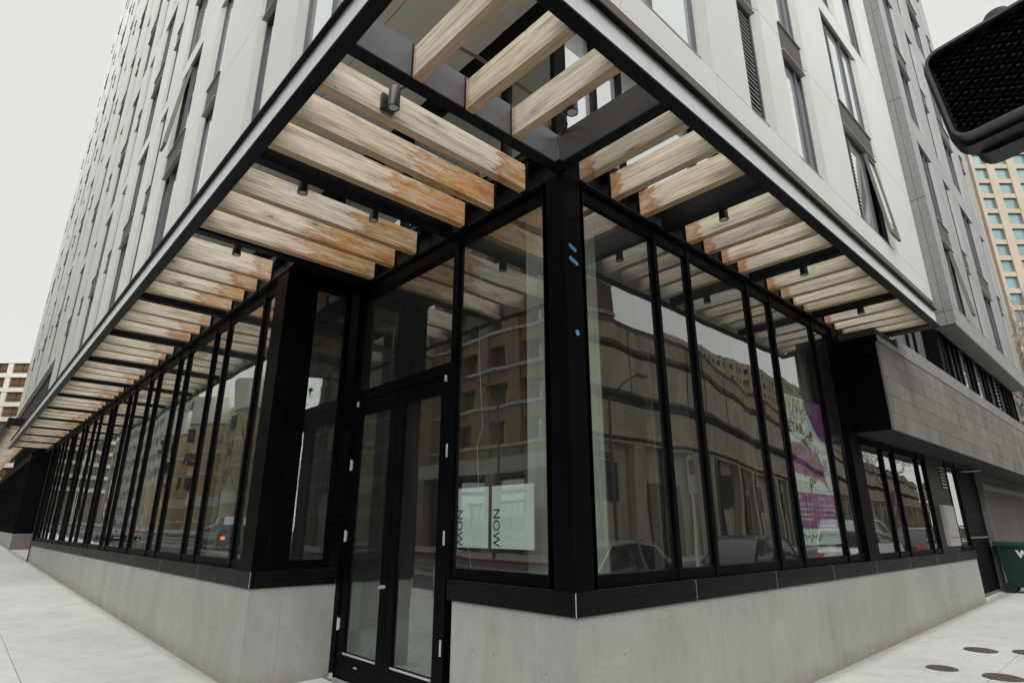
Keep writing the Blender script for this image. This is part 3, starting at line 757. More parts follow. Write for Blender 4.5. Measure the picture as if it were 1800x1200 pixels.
# garage shutter and dark alcove under the bay
sh = MB(); x = 15.2
while x < 24:
    sh.prism([(x, 0.30), (x + .05, 0.24), (x + .17, 0.24), (x + .22, 0.30), (x + .25, .30), (x + .25, .34), (x, .34)], 2, 0.12, 2.45); x += .25
sh.build('garage_shutter', M['shutter'], gb_)
mb = MB(); mb.box(15.2, 24, 0.16, 0.33, 2.452, 2.56); mb.build('shutter_track', M['darkgrey'], gb_)
mb = MB(); x = 15.2
while x < 24:
    mb.box(x, x + .23, .26, .3, 2.565, 2.812); x += .25
mb.build('shutter_head', M['shutter'], gb_)
mb = MB(); mb.box(14.98, 15.04, 0.10, 0.3, g(15, 0), 2.81); mb.build('post', M['darkgrey'], gb_)
mb = MB(); mb.box(12.3, 14.975, 0.22, 0.26, g(13, 0), 2.81); ap = mb.build('alcove_board', M['darkboard'], gb_)
mb = MB(); mb.box(12.3, 14.975, 0.19, 0.218, 1.30, 1.335); mb.build('trim', M['darkgrey'], ap)
mb = MB(); mb.box(12.3, 14.975, .2, .218, g(13.6, 0) + .02, g(13.6, 0) + .06); mb.build('trim', M['darkgrey'], ap)
# ------------------------------------------------------------------ corner shopfront
sf = thing('glazed_shopfront', 'black framed corner shopfront with tall panes on a pale concrete upstand', 'shopfront')
LG = 0.93; LT = 1.09; HD = 4.20     # ledge bottom / top, head of glass
XL = -0.89                          # face of the left wing upstand
YR = 3.47                           # return wall of the left wing
# concrete upstand (follows the sloping ground)
def upst(x0, x1, y0, y1, name='upstand'):
    p = [(x0, y0, g(x0, y0) - .1), (x1, y0, g(x1, y0) - .1), (x1, y1, g(x1, y1) - .1), (x0, y1, g(x0, y1) - .1), (x0, y0, LG), (x1, y0, LG), (x1, y1, LG), (x0, y1, LG)]
    mb = MB(); mb.hexa(p); return mb.build(name, M['base'], sf)
for a, b_ in zip([.015, 1.9, 4.3, 6.7, 9.1, 11.0], [1.897, 4.297, 6.697, 9.097, 10.997, 12.15]): upst(a, b_, 0.015, 0.35)
upst(0.015, 0.35, 0.352, 1.38)
for k in range(8): upst(XL + .015, XL + .35, YR + .015 + k * 2.57, YR + .015 + (k + 1) * 2.57 - .003)
upst(XL + .352, 0.35, YR + .015, YR + .3)
upst(11.85, 12.15, .352, 1.2)
# ledges in lengths with a fine lapped joint
def ledge(w, u0, u1, n, lip=0.0):
    st = (u1 - u0) / n
    for i in range(n):
        mb = MB(); w.box(mb, u0 + i * st + (0.002 if i else 0), u0 + (i + 1) * st - (.002 if i < n - 1 else 0), -.16, lip, LG + .002, LT - .002); mb.build('ledge', M['ledge'], sf)
        if i: mb = MB(); w.box(mb, u0 + i * st - .0018, u0 + i * st + .0018, -.1, lip + .0008, LG + .004, LT - .001); mb.build('sealant', M['trim'], sf)
mb = MB(); mb.box(-.003, .002, -.003, .002, LG + .004, LT - .004); mb.build('sealant', M['trim'], sf)
mb = MB(); mb.box(XL - .003, XL + .002, YR - .003, YR + .002, LG + .004, LT - .004); mb.build('sealant', M['trim'], sf)
ledge(Wall('R', 0.0), 0.0, 12.17, 8); ledge(Wall('L', 0.0), 0.162, 1.435, 1); ledge(Wall('L', XL), YR, 24.02, 12); ledge(Wall('R', YR), XL + .162, 0.02, 1)
# corner post: wide black folded column
cp = MB(); cp.box(0.0, 0.20, 0.0, 0.20, LT, 4.36); cp.build('corner_post', M['black'], sf)
cf = MB()
for (a, b_) in ((.2, .24),):
    cf.box(0.03, 0.12, a, b_ + .03, LT, HD + .16); cf.box(a, b_ + .03, 0.03, 0.12, LT, HD + .16)
cf.build('corner_frame', M['black'], sf)
mb = MB(); mb.box(-0.012, 0.03, -.012, .03, LT + .01, 4.35); mb.build('corner_bead', M['black'], sf)
def glazing(w, posts, z0, z1, pw=0.052, sill=0.09, head=0.12, skip=(), name='mullion', glassm='glass'):
    """posts: centre positions of the mullions, glass 5 cm behind the face of the frames"""
    for u in posts:
        mb = MB(); w.box(mb, u - pw / 2, u + pw / 2, -.14, 0.0, z0, z1); mb.build(name, M['black'], sf)
    for i, (a, b_) in enumerate(zip(posts, posts[1:])):
        s0, s1 = a + pw / 2, b_ - pw / 2
        mb = MB(); w.box(mb, s0, s1, -.12, -.012, z0, z0 + sill); w.box(mb, s0, s1, -.12, -.012, z1 - head, z1)
        # inner glazing beads
        w.box(mb, s0, s0 + .010, -.08, -.028, z0 + sill, z1 - head); w.box(mb, s1 - .010, s1, -.08, -.028, z0 + sill, z1 - head)
        mb.build('glazing_frame', M['black'], sf)
        if i in skip: continue
        tilt = random.uniform(-.0009, .0009); tl2 = random.uniform(-.0012, .0012)
        ua, ub, za, zb_ = s0 + .01, s1 - .01, z0 + sill - .01, z1 - head + .01
        d0 = -.036
        wu = (ub - ua) * tilt; wz = (zb_ - za) * tl2
        p = [w.pt(ua, d0, za), w.pt(ub, d0 + wu, za), w.pt(ub, d0 + wu - .008, za), w.pt(ua, d0 - .008, za),
             w.pt(ua, d0 + wz, zb_), w.pt(ub, d0 + wu + wz, zb_), w.pt(ub, d0 + wu + wz - .008, zb_), w.pt(ua, d0 + wz - .008, zb_)]
        mb = MB(); mb.hexa(p); mb.build('pane', M[glassm], sf)
GR = Wall('R', 0.03); GL = Wall('L', 0.03); GWg = Wall('L', XL + .04)
glazing(GR, [0.255, 1.36, 1.97, 3.31, 3.91, 5.25, 5.86], LT, HD + .14)
mb = MB(); mb.box(5.89, 6.30, 0.0, .15, LT, HD + .14); mb.build('post', M['black'], sf)
glazing(GR, [6.31, 7.35, 7.94, 9.29, 9.80], LT, 2.80, sill=.08)
mb = MB(); mb.box(9.83, 11.25, .045, .12, LT, 2.80); dp = mb.build('service_panel', M['darkpanel'], sf)
vn = MB()
for k in range(7): vn.box(10.75, 11.12, .033, .044, 2.25 + k * .062, 2.275 + k * .062)
vn.build('vent', M['trim'], dp)
vb = MB(); vb.box(10.74, 11.13, .038, .0445, 2.22, 2.70); vb.build('vent_backing', M['hole'], dp)
cbx = MB(); cbx.box(10.22, 10.98, -.02, .044, 1.20, 1.92); cbo = cbx.build('cabinet', M['beigebox'], dp)
cd = MB(); cd.box(10.30, 10.90, -.035, -.021, 1.36, 1.86); cd.build('cabinet_door', M['beigebox'], dp)
glazing(GR, [11.28, 12.12], LT, 2.80, sill=.08)
glazing(GL, [0.255, 1.475], LT, HD + .14)
# left wing glazing, pairs of narrow and wide panes
pl = [YR + .36, 4.26, 5.58, 6.16, 7.51, 8.07, 9.42, 10.07, 11.36, 11.92, 13.39, 13.91, 15.22, 16.09, 17.3, 17.95, 19.3, 20.0, 21.1, 22.0, 22.9, 23.9]
glazing(GWg, pl, LT, HD + .14)
mb = MB(); mb.box(XL + .0, XL + .17, YR + .0, YR + .33, LT, HD + .14); mb.build('post', M['black'], sf)
GN = Wall('R', YR + .03)
glazing(GN, [XL + .36, -0.08], LT, HD + .14)
mb = MB(); mb.box(XL + .171, XL + .33, YR + .02, YR + .16, LT, HD + .14); mb.build('post', M['black'], sf)
# black fascia box above glass
def hdr(x0, x1, y0, y1, z0=HD + .141, z1=4.36):
    mb = MB(); mb.box(x0, x1, y0, y1, z0, z1); mb.build('header', M['black'], sf)
hdr(.2, 6.3, 0.01, .2); hdr(.01, .198, .2, YR + .1); hdr(XL + .02, XL + .2, YR + .01, 24.0); hdr(XL + .201, 0.0, YR + .01, YR + .2)
mb = MB(); mb.box(6.1, 12.2, 0.02, .2, 2.803, 4.34); mb.build('fascia_panel', M['darkpanel'], sf)
# door wall: frame, transom light, two leaves
dz0 = g(0, 2.4) + .02
mb = MB()
for (a, b_) in ((1.503, 1.53), (3.37, 3.47)): mb.box(.03, .16, a, b_, dz0 - .05, HD + .14)
mb.box(.03, .16, 1.53, 3.37, 2.90, 3.02); mb.box(.03, .16, 1.53, 3.37, HD, HD + .14)
dfz = mb.build('door_frame', M['black'], sf)
mb = MB(); mb.box(.08, .088, 1.53, 3.37, 3.02, HD); mb.build('pane', M['glassdark'], sf)
mb = MB(); mb.box(.02, .20, 1.40, 3.47, dz0 - .06, dz0 + .012); mb.build('threshold', M['chrome'], sf)
def leaf(y0, y1, stile_in, stile_out):
    mb = MB(); a, b_ = y0 + stile_in, y1 - stile_out
    mb.box(.045, .095, y0, a, dz0 + .02, 2.895); mb.box(.045, .095, b_, y1, dz0 + .02, 2.895)
    mb.box(.045, .095, a, b_, dz0 + .02, dz0 + .26); mb.box(.045, .095, a, b_, 2.73, 2.895)
    d = mb.build('door', M['black'], sf)
    mb = MB(); mb.box(.066, .074, a, b_, dz0 + .26, 2.73); mb.build('door_glass', M['glassdark'], d)
    mb = MB()
    mb.box(.038, .045, a, b_, dz0 + .245, dz0 + .262)
    mb.build('glazing_bead', M['chrome'], d)
    return d
d1 = leaf(1.54, 2.445, .14, .13); d2 = leaf(2.455, 3.36, .13, .14)
def hinge(d, y, z):
    mb = MB(); mb.tube([(.034, y, z - .06), (.034, y, z + .06)], .012, 8); mb.box(.04, .047, y - .022, y + .022, z - .05, z + .05); mb.build('hinge', M['chrome'], d)
for z in (.55, 1.42, 2.18): hinge(d1, 1.545, z)
for z in (.55, 1.42, 2.18): hinge(d2, 3.355, z)
for (d, y) in ((d1, 1.60), (d2, 3.30)):
    mb = MB(); mb.tube([(.034, y, 2.84), (.034, y, 2.90)], .016, 8); mb.tube([(.02, y - .02, 2.86), (.044, y + .01, 2.86)], .008, 6); mb.build('pivot', M['chrome'], d)
mb = MB(); mb.tube([(.044, 2.50, .96), (.0, 2.50, .96)], .018, 10); mb.tube([(-.001, 2.50, .96), (-.02, 2.50, .96)], .012, 10); mb.build('lock', M['chrome'], d2)
for (d, y) in ((d1, 2.05), (d2, 2.95)):
    mb = MB(); mb.box(.04, .0455, y - .03, y + .03, dz0 + .15, dz0 + .165); mb.build('badge', M['trim'], d)
mb = MB(); mb.tube([(.03, 3.40, dz0), (.03, 3.40, dz0 + .05)], .028, 10); mb.build('floor_pivot', M['chrome'], sf)
# interior, seen through the glass
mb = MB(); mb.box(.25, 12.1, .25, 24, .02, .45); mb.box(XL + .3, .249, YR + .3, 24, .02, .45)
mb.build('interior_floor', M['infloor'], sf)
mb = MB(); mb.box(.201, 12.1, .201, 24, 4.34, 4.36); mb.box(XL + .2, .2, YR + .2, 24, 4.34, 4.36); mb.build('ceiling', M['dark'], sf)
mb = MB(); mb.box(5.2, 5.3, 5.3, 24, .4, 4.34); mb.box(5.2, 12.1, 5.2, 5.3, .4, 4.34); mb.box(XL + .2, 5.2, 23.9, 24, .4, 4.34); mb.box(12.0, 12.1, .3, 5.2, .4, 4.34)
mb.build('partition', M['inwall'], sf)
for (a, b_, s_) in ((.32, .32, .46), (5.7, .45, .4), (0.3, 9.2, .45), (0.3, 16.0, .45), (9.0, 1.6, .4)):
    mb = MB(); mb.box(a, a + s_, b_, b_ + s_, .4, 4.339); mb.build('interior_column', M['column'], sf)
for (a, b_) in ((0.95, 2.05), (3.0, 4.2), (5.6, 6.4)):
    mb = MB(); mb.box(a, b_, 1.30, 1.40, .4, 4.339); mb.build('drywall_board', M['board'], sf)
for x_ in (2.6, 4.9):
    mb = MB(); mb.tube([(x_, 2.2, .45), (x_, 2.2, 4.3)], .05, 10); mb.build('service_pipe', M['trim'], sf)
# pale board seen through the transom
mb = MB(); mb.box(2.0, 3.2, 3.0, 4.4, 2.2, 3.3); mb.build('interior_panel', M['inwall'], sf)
# second storefront beyond the recess (same building front)
sf2 = thing('far_shopfront', 'second black glazed shopfront beyond the recessed entrance, far left', 'shopfront')
mb = MB(); mb.hexa([(-.86, 33, .2), (6, 33, .2), (6, 70, .8), (-.86, 70, .8), (-.86, 33, 1.25), (6, 33, 1.25), (6, 70, 1.5), (-.86, 70, 1.5)])
mb.build('upstand', M['base'], sf2)
mb = MB(); mb.box(-.862, 3, 32.97, 32.998, .3, 1.24); mb.build('return_base', M['pinkbase'], sf2)
mb = MB(); mb.box(-.8, 6, 33.1, 33.3, 1.25, 8.4); mb.box(-.1, .1, 24.31, 33.0, .3, 8.4); mb.build('dark_wall', M['black'], sf2)
u = 33.2
while u < 60:
    mb = MB(); mb.box(-.86, -.7, u, u + .09, 1.25, 4.6); mb.build('mullion', M['black'], sf2)
    mb = MB(); mb.box(-.8, -.79, u + .09, u + 1.2, 1.3, 4.55); mb.build('pane', M['glass'], sf2); u += 1.2
mb = MB(); mb.box(-.88, -.6, 33.0, 60, 4.56, 4.9); mb.build('header', M['black'], sf2)
# recess side column (end of first shopfront)
mb = MB(); mb.box(XL, .3, 24.02, 24.3, .3, 4.36); mb.build('end_post', M['black'], sf)

# ------------------------------------------------------------------ canopy of steel and timber
cn = thing('slatted_canopy', 'black steel canopy with weathered timber slats wrapping round the building corner', 'canopy')
ZB = 4.38; ZT = 4.675; XO = -2.045; XI = -1.945; YO = -1.12; YI = -1.02; YE = 26.8; XE = 7.15
def chan(x0, x1, y0, y1, web, name='rim_beam', axis='y', side=None):
    pass
# rim: channel open outwards (lower flange, web at the inner edge, upper flange)
mb = MB()
mb.box(XO, XI, YO, YE, ZB - .004, ZB + .012); mb.box(XO, XI, YO, YE, ZT - .012, ZT)
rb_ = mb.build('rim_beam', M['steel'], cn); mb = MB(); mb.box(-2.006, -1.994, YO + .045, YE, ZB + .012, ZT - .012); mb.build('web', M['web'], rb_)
mb = MB()
mb.box(XI + .0, XE, YO, YI, ZB - .002, ZB + .014); mb.box(XI, XE, YO, YI, ZT - .032, ZT - .020)
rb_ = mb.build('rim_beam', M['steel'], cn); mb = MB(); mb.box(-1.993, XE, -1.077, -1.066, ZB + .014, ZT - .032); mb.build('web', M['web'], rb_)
def beam_x(y, x0, x1, two=True):      # runs along x, I profile 0.10 wide
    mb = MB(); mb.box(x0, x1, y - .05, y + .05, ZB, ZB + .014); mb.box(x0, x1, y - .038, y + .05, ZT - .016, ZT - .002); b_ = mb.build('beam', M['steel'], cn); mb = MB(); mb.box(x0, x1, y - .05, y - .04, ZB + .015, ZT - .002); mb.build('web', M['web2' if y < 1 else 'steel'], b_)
    return b_
def beam_y(x, y0, y1):
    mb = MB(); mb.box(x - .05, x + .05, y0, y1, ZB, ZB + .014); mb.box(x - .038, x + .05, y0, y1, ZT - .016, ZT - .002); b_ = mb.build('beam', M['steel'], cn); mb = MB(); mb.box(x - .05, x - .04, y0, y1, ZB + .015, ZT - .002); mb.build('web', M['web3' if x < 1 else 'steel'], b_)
    return b_
beam_x(0.03, XI, 0.0)
for y in (1.62, 3.27): beam_x(y, XI, 0.02)
LB = [5.78 + 2.02 * k for k in range(11)]
for y in LB: beam_x(y, XI, XL + .02)
beam_y(-0.03, YI, -.03)
for x in (1.56, 3.43, 5.34): beam_y(x, YI, 0.02)
mb = MB(); mb.box(6.93, XE, YI, 0.02, ZB, ZB + .014); mb.box(XE - .014, XE, YI, .02, ZB + .014, ZT); mb.build('end_beam', M['steel'], cn)
# wall channels carrying the slat ends
mb = MB(); mb.box(.0, .11, 0.0, 3.46, 4.362, 4.384); mb.box(.098, .112, .11, 3.46, 4.384, 4.66); mb.box(.02, .11, .11, 3.46, 4.66, 4.674); mb.build('wall_channel', M['steel'], cn)
mb = MB(); mb.box(.11, XE, 0.0, .11, 4.362, 4.384); mb.box(.098, XE, .098, .112, 4.384, 4.66); mb.box(.11, XE, .02, .11, 4.66, 4.674); mb.build('wall_channel', M['steel'], cn)
mb = MB(); mb.box(XL - .01, XL + .1, 3.47, YE, 4.362, 4.384); mb.box(XL + .088, XL + .1, 3.47, YE, 4.384, 4.66); mb.box(XL, XL + .1, 3.47, YE, 4.66, 4.674); mb.build('wall_channel', M['steel'], cn)
mb = MB(); mb.box(-.03, .03, -.03, .03, 4.37, 4.70); mb.box(-.13, -.03, -.08, .08, 4.372, 4.386); mb.build('corner_cleat', M['steel'], cn)
mb = MB(); mb.box(XL + .0, .11, 3.32, 3.80, 4.386, 4.40); mb.box(-.03, .2, 3.32, 3.80, 4.401, 4.7); mb.build('cover_plate', M['steel'], cn)
slat_mesh = {}
def slat_me(L_):
    key = round(L_, 2)
    if key not in slat_mesh:
        w_, h_, c_ = .078, .262, .005
        prof = [(c_, 0), (w_ - c_, 0), (w_, c_), (w_, h_ - c_), (w_ - c_, h_), (c_, h_), (0, h_ - c_), (0, c_)]
        slat_mesh[key] = MB().prism(prof, 0, 0.0, L_).mesh('slat', M['wood'])
    return slat_mesh[key]
plate = MB().box(-.03, -.022, -.012, .09, 0.0, .30).box(-.022, 0.0, -.012, -.004, 0, .28).mesh('bracket', M['steel'])
rs = random.Random(11)
def slat(x, y, rz, L_, stain, strength, z=ZB):
    o = link('slat', slat_me(L_), cn); o.location = (x, y, z + rs.uniform(-.003, .003)); o.rotation_euler = (0, 0, rz + rs.uniform(-.002, .002)); o.color = (stain, strength, 0, 1)
    b = link('bracket', plate, cn); b.location = (x, y, z + .008); b.rotation_euler = (0, 0, rz)
    return o
# left side slats: local +x points towards -x  (rotation 180 degrees, width goes to -y)
for y, st in ((.52, .42), (.95, .95), (1.395, 1.0), (2.25, .95), (2.70, 1.05), (3.155, 1.3)):
    slat(-.015, y, math.pi, 1.93, st * rs.uniform(.85, 1.2), rs.uniform(.85, 1.0))
for y in (4.07, 4.54, 5.0, 5.48): slat(XL - .02, y, math.pi, 1.03, rs.uniform(.22, .6), rs.uniform(.6, .9))
for k in range(10):
    y0 = LB[k]
    for j in range(3): slat(XL - .02, y0 + .62 + .51 * j, math.pi, 1.03, rs.uniform(.1, .42), rs.uniform(.4, .75))
# corner bay slats hang from beam A and run to the right rim (towards -y)
for x in (-1.52, -1.065, -.61): slat(x, -0.025, -math.pi / 2, .985, rs.uniform(.02, .08), .5)
for x in (.228, .672, 1.12, 1.95, 2.32, 2.71, 3.09, 3.86, 4.26, 4.64, 4.98, 5.74, 6.12, 6.44, 6.76):
    slat(x, .01, -math.pi / 2, 1.02, rs.uniform(.10, .25) if x < 3 else rs.uniform(.05, .16), .8)
# far canopy over the second shopfront
cn2 = thing('far_canopy', 'second slatted canopy farther along the left facade', 'canopy')
mb = MB(); mb.box(-2.1, -2.0, 31.5, 60, 5.75, 6.2); mb.build('rim_beam', M['steel'], cn2)
mb = MB(); mb.box(-2.1, -.88, 31.4, 31.5, 5.85, 6.2); mb.build('end_beam', M['steel'], cn2)
mb = MB(); mb.box(-2.1, -.88, 60, 60.1, 5.75, 6.2); mb.build('end_beam', M['steel'], cn2)
fs = MB().box(0, 1.1, 0, .08, 0, .25).mesh('slat', M['wood'])
for k in range(30):
    o = link('slat', fs, cn2); o.location = (-.9, 32 + .9 * k, 5.75); o.rotation_euler = (0, 0, math.pi); o.color = (.3, .6, 0, 1)

# ------------------------------------------------------------------ spotlights and conduit
def spot(x, y, z, label, bracket=None):
    t = thing('spotlight', label, 'spotlight', (x, y, z), 'black cylinder spotlights under the canopy')
    mb = MB(); mb.tube([(0, 0, 0), (0, 0, .165)], .043, 20); mb.build('housing', M['lamp'], t, smooth=True)
    mb = MB(); mb.tube([(0, 0, -.006), (0, 0, .004)], .046, 20, cap=False); mb.tube([(0, 0, -.006), (0, 0, .004)], .036, 20, cap=False); mb.build('rim', M['lamp'], t, smooth=True)
    mb = MB(); mb.tube([(0, 0, -.004), (0, 0, -.001)], .035, 20); mb.build('lens', M['lens'], t)
    mb = MB()
    if bracket == 'side':
        mb.box(-.055, .055, .075, .105, .02, .15); mb.tube([(0, .04, .08), (0, .08, .08)], .015, 8)
    else: mb.tube([(0, 0, .165), (0, 0, .26)], .012, 8); mb.box(-.04, .04, -.04, .04, .24, .255)
    mb.build('bracket', M['lamp'], t)
    return t
spot(-1.445, .335, 4.405, 'spotlight on the face of the first slat, the only one seen side on', 'side')
spot(-1.49, 1.755, 4.33, 'spotlight near the outer rim below the first black beam left of the corner')
spot(-.78, 1.755, 4.33, 'spotlight near the doorway side, below the first black beam left of the corner')
spot(-1.49, 3.43, 4.33, 'spotlight beyond the second black beam, in front of the stepped slats')
spot(-.50, -.545, 4.36, 'spotlight hanging among the corner bay slats right above the corner joint')
spot(1.68, -.55, 4.33, 'spotlight behind the first black beam of the right hand canopy')
spot(3.56, -.55, 4.33, 'spotlight behind the second black beam of the right hand canopy')
spot(5.47, -.55, 4.33, 'spotlight behind the third black beam of the right hand canopy')
mb = MB(); mb.tube([(-1.40, .36, 4.60), (-1.34, .30, 4.65), (-1.25, .25, 4.66), (-1.1, .22, 4.66), (-.2, .2, 4.66), (-.08, .2, 4.70), (-.02, .35, 4.72), (-.02, 3.2, 4.72)], .014, 8)
tag(mb.build('conduit', M['cable'], smooth=True), 'black conduit curving from the side-on spotlight along the first slat', 'conduit')
mb = MB(); mb.tube([(-1.42, -.05, 4.62), (-1.38, -.12, 4.68), (-1.28, -.18, 4.70), (-1.1, -.2, 4.70), (-.2, -.2, 4.70), (-.12, -.16, 4.68), (-.08, -.06, 4.66), (3.5, -.04, 4.70)], .013, 8)
tag(mb.build('conduit', M['cable'], smooth=True), 'black conduit running over the corner bay slats beside the crossing beams', 'conduit')

# ------------------------------------------------------------------ posters and sheets on the glass
ps = thing('poster', 'tall mint and purple AVAILABLE RETAIL poster in the right window', 'poster')
PX0, PX1, PZ0, PZ1, PY = 3.95, 5.215, 1.315, 3.10, .092
mb = MB(); mb.box(PX0, PX1, PY, PY + .003, PZ0, PZ1); mb.build('sheet', M['sheet'], ps)
def shape(pts, mat, y, nm='print'):
    mb = MB(); mb.prism([(PX0 + p * (PX1 - PX0), PZ0 + q * (PZ1 - PZ0)) for p, q in pts], 1, y, y + .001); return mb.build(nm, mat, ps)
shape([(0, .105), (1, .105), (1, .335), (0, .335)], M['purple'], PY - .0012)
shape([(0, .105), (1, .105), (1, .135), (0, .135)], M['purple2'], PY - .0024)
arc = [(1, 1.0), (.58, 1.0), (.60, .93), (.66, .86), (.72, .80), (.80, .745), (.90, .71), (1, .70)]
shape(arc, M['purple'], PY - .0012)
blob = [(0, .665)] + [(.35 + .45 * math.sin(a) * 1.0, .555 + .115 * math.cos(a)) for a in [R(x) for x in range(-10, 121, 13)]] + [(.86, .44), (.93, .36), (.70, .445), (.5, .452), (.2, .455), (0, .46)]
blob = [(0, .665), (.2, .672), (.45, .665), (.62, .64), (.74, .60), (.80, .55), (.82, .49), (.86, .42), (.93, .35), (.78, .415), (.62, .445), (.4, .45), (.2, .455), (.06, .475), (0, .50)]
shape(blob, M['purple'], PY - .0012)
W_ = PX1 - PX0; H_ = PZ1 - PZ0
def ptext(s, u, v, size, mat, shear=0, rot=0.0, bold=0.0):
    xd = (math.cos(rot), 0, math.sin(rot)); yd = (-math.sin(rot), 0, math.cos(rot))
    return text(s, size, mat, ps, (PX0 + u * W_, PY - .0045, PZ0 + v * H_), xd, yd, shear=shear, bold=bold)
ptext('AVAILABLE', .02, .895, .225, M['inktan'], bold=.004)
ptext('1,397 SF', .02, .815, .20, M['inkgrey'])
ptext('RETAIL', .02, .740, .18, M['ink'], bold=.004)
ptext('Imagine', .10, .535, .25, M['ink'], .4, R(24), .002)
ptext("what's", .30, .425, .25, M['ink'], .4, R(24), .002)
ptext('possible', .42, .365, .22, M['ink'], .4, R(24), .002)
ptext('JAMIE', .03, .285, .085, M['inkwhite']); ptext('FLAHERTY-EVANS', .03, .247, .062, M['inkwhite'])
ptext('JOHN', .56, .285, .085, M['inkwhite'])
# lines too small to read in the photograph
sc_ = MB(); r5 = random.Random(2)
for (u0, vv) in ((.03, .222), (.03, .188), (.03, .158), (.56, .255), (.56, .222), (.56, .188), (.56, .158), (.45, .118), (.72, .118), (.62, .06)):
    u = u0
    while u < u0 + (.36 if u0 < .7 else .2):
        wv_ = r5.uniform(.008, .03); sc_.box(PX0 + u * W_, PX0 + (u + wv_) * W_, PY - .0045, PY - .003, PZ0 + vv * H_, PZ0 + (vv + r5.uniform(.008, .014)) * H_); u += wv_ + .008
sc_.build('small_print', M['inkwhite'], ps)
sg = MB(); pts = [(PX0 + (.1 + .028 * i) * W_, PY - .005, PZ0 + (.05 + .022 * math.sin(i * 1.9) * (1 + .5 * math.cos(i))) * H_) for i in range(16)]
sg.tube(pts, .004, 4); sg.build('signature', M['ink'], ps)
def nowsheet(y0, y1, label):
    t = thing('paper_sheet', label, 'sheet', (0, 0, 0), 'pale sheets reading NOW in the corner window')
    mb = MB(); mb.box(.100, .102, y0, y1, 1.345, 1.838); mb.build('sheet', M['sheet'], t)
    text('NOW', .115, M['ink'], t, (.0985, y1 - (.085 if y1 > 1.2 else .022), 1.66), (0, 0, -1), (0, -1, 0), bold=.0)
nowsheet(1.03, 1.535, 'left of two pale green sheets with NOW in the corner window')
nowsheet(.49, .985, 'right of two pale green sheets with NOW in the corner window')
mb = MB(); mb.box(.062, .064, 2.315, 2.425, 2.28, 2.45); tag(mb.build('paper_note', M['sheet']), 'small pale note taped inside the right door leaf near its top', 'note')
for i, (x, z, w_, h_, lb, an) in enumerate(((.035, 3.68, .085, .035, 'upper of the two blue tape strips high on the corner post', -.35), (.045, 3.565, .10, .035, 'lower blue tape strip high on the corner post, with a torn end', -.35), (.06, 2.955, .03, .045, 'small scrap of blue tape halfway up the corner post', .5))):
    mb = MB(); pts = [(-w_ / 2, -h_ / 2), (w_ / 2, -h_ / 2), (w_ / 2 + .008, h_ * .1), (w_ / 2, h_ / 2), (-w_ / 2, h_ / 2), (-w_ / 2 - .006, 0)]
    ca, sa = math.cos(an), math.sin(an)
    mb.prism([(x + .05 + p * ca - q * sa, z + p * sa + q * ca) for p, q in pts], 1, -.0035, -.0015)
    tag(mb.build('tape_strip', M['tape']), lb, 'tape')
mb = MB(); mb.tube([(.6, 1.78, 4.3), (.6, 1.80, 3.3), (.6, 1.72, 2.5), (.6, 1.80, 2.3), (.6, 1.77, 1.9), (.6, 1.92, 1.35), (.6, 1.85, 1.1), (.6, 1.8, .46)], .006, 5)
tag(mb.build('hanging_wire', M['wire']), 'thin white wire hanging behind the corner window glass', 'wire')

# ------------------------------------------------------------------ wall lamp, bin, covers
wl = thing('wall_lamp', 'small grey disc lamp under the tiled bay beside the alcove', 'lamp', (13.1, -.05, 2.70))
mb = MB(); mb.tube([(0, 0, 0), (0, 0, .05)], .19, 16, .10); mb.build('shade', M['trim'], wl); mb = MB(); mb.tube([(0, 0, .05), (0, 0, .115)], .05, 10); mb.build('stem', M['trim'], wl)
bn = thing('wheelie_bin', 'dark green wheelie bin with white W lettering beside the shutter', 'bin', (14.86, -.25, g(14.8, -.2)))
mb = MB(); b0, b1 = .24, .30
mb.hexa([(-b0, -b0, .12), (b0, -b0, .12), (b0, b0, .12), (-b0, b0, .12), (-b1, -b1 - .04, .98), (b1, -b1 - .04, .98), (b1, b1, .98), (-b1, b1, .98)]); mb.build('body', M['greenbin'], bn)
mb = MB(); mb.box(-.33, .33, -.38, .33, .98, 1.02); mb.hexa([(-.32, -.37, 1.02), (.32, -.37, 1.02), (.32, .36, 1.02), (-.32, .36, 1.02), (-.28, -.3, 1.07), (.28, -.3, 1.07), (.28, .36, 1.09), (-.28, .36, 1.09)]); mb.build('lid', M['greenbin'], bn)
mb = MB(); mb.tube([(-.26, .40, .95), (.26, .40, .95)], .016, 8); mb.build('handle', M['greenbin'], bn)
for sx in (-.27, .25):
    mb = MB(); mb.tube([(sx - .03, .22, .11), (sx + .04, .22, .11)], .11, 16); mb.build('wheel', M['rubber'], bn)
text('WM', .22, M['inkwhite'], bn, (-.10, -.335, .74), (1, 0, 0), (0, -.07, 1), bold=.012)
text('WM', .20, M['inkwhite'], bn, (-.292, -.04, .76), (0, -1, 0), (-.07, 0, 1), bold=.012)
mb = MB(); mb.tube([(0, 0, 0), (.05, 0, .35)], .0, 3)
def cover(x, y, r_, label):
    t = thing('manhole_cover', label, 'utility cover', (x, y, g(x, y)), 'round rusty covers in the right pavement')
    z = .002
    mb = MB(); mb.tube([(0, 0, -.01), (0, 0, z)], r_, 32); mb.build('frame_ring', M['iron'], t)
    mb = MB(); mb.tube([(0, 0, z), (0, 0, z + .006)], r_ * .88, 32); mb.build('plate', M['iron'], t)
    mb = MB()
    n_ = 9; s_ = r_ * 1.5 / n_
    for i in range(n_):
        for j in range(n_):
            px, py = (i - (n_ - 1) / 2) * s_, (j - (n_ - 1) / 2) * s_
            if px * px + py * py < (r_ * .8) ** 2: mb.box(px - s_ * .3, px + s_ * .3, py - s_ * .3, py + s_ * .3, z + .006, z + .009)
    mb.build('tread', M['iron'], t)
cover(6.78, -.80, .19, 'rusty round cover nearest the concrete upstand and bin')
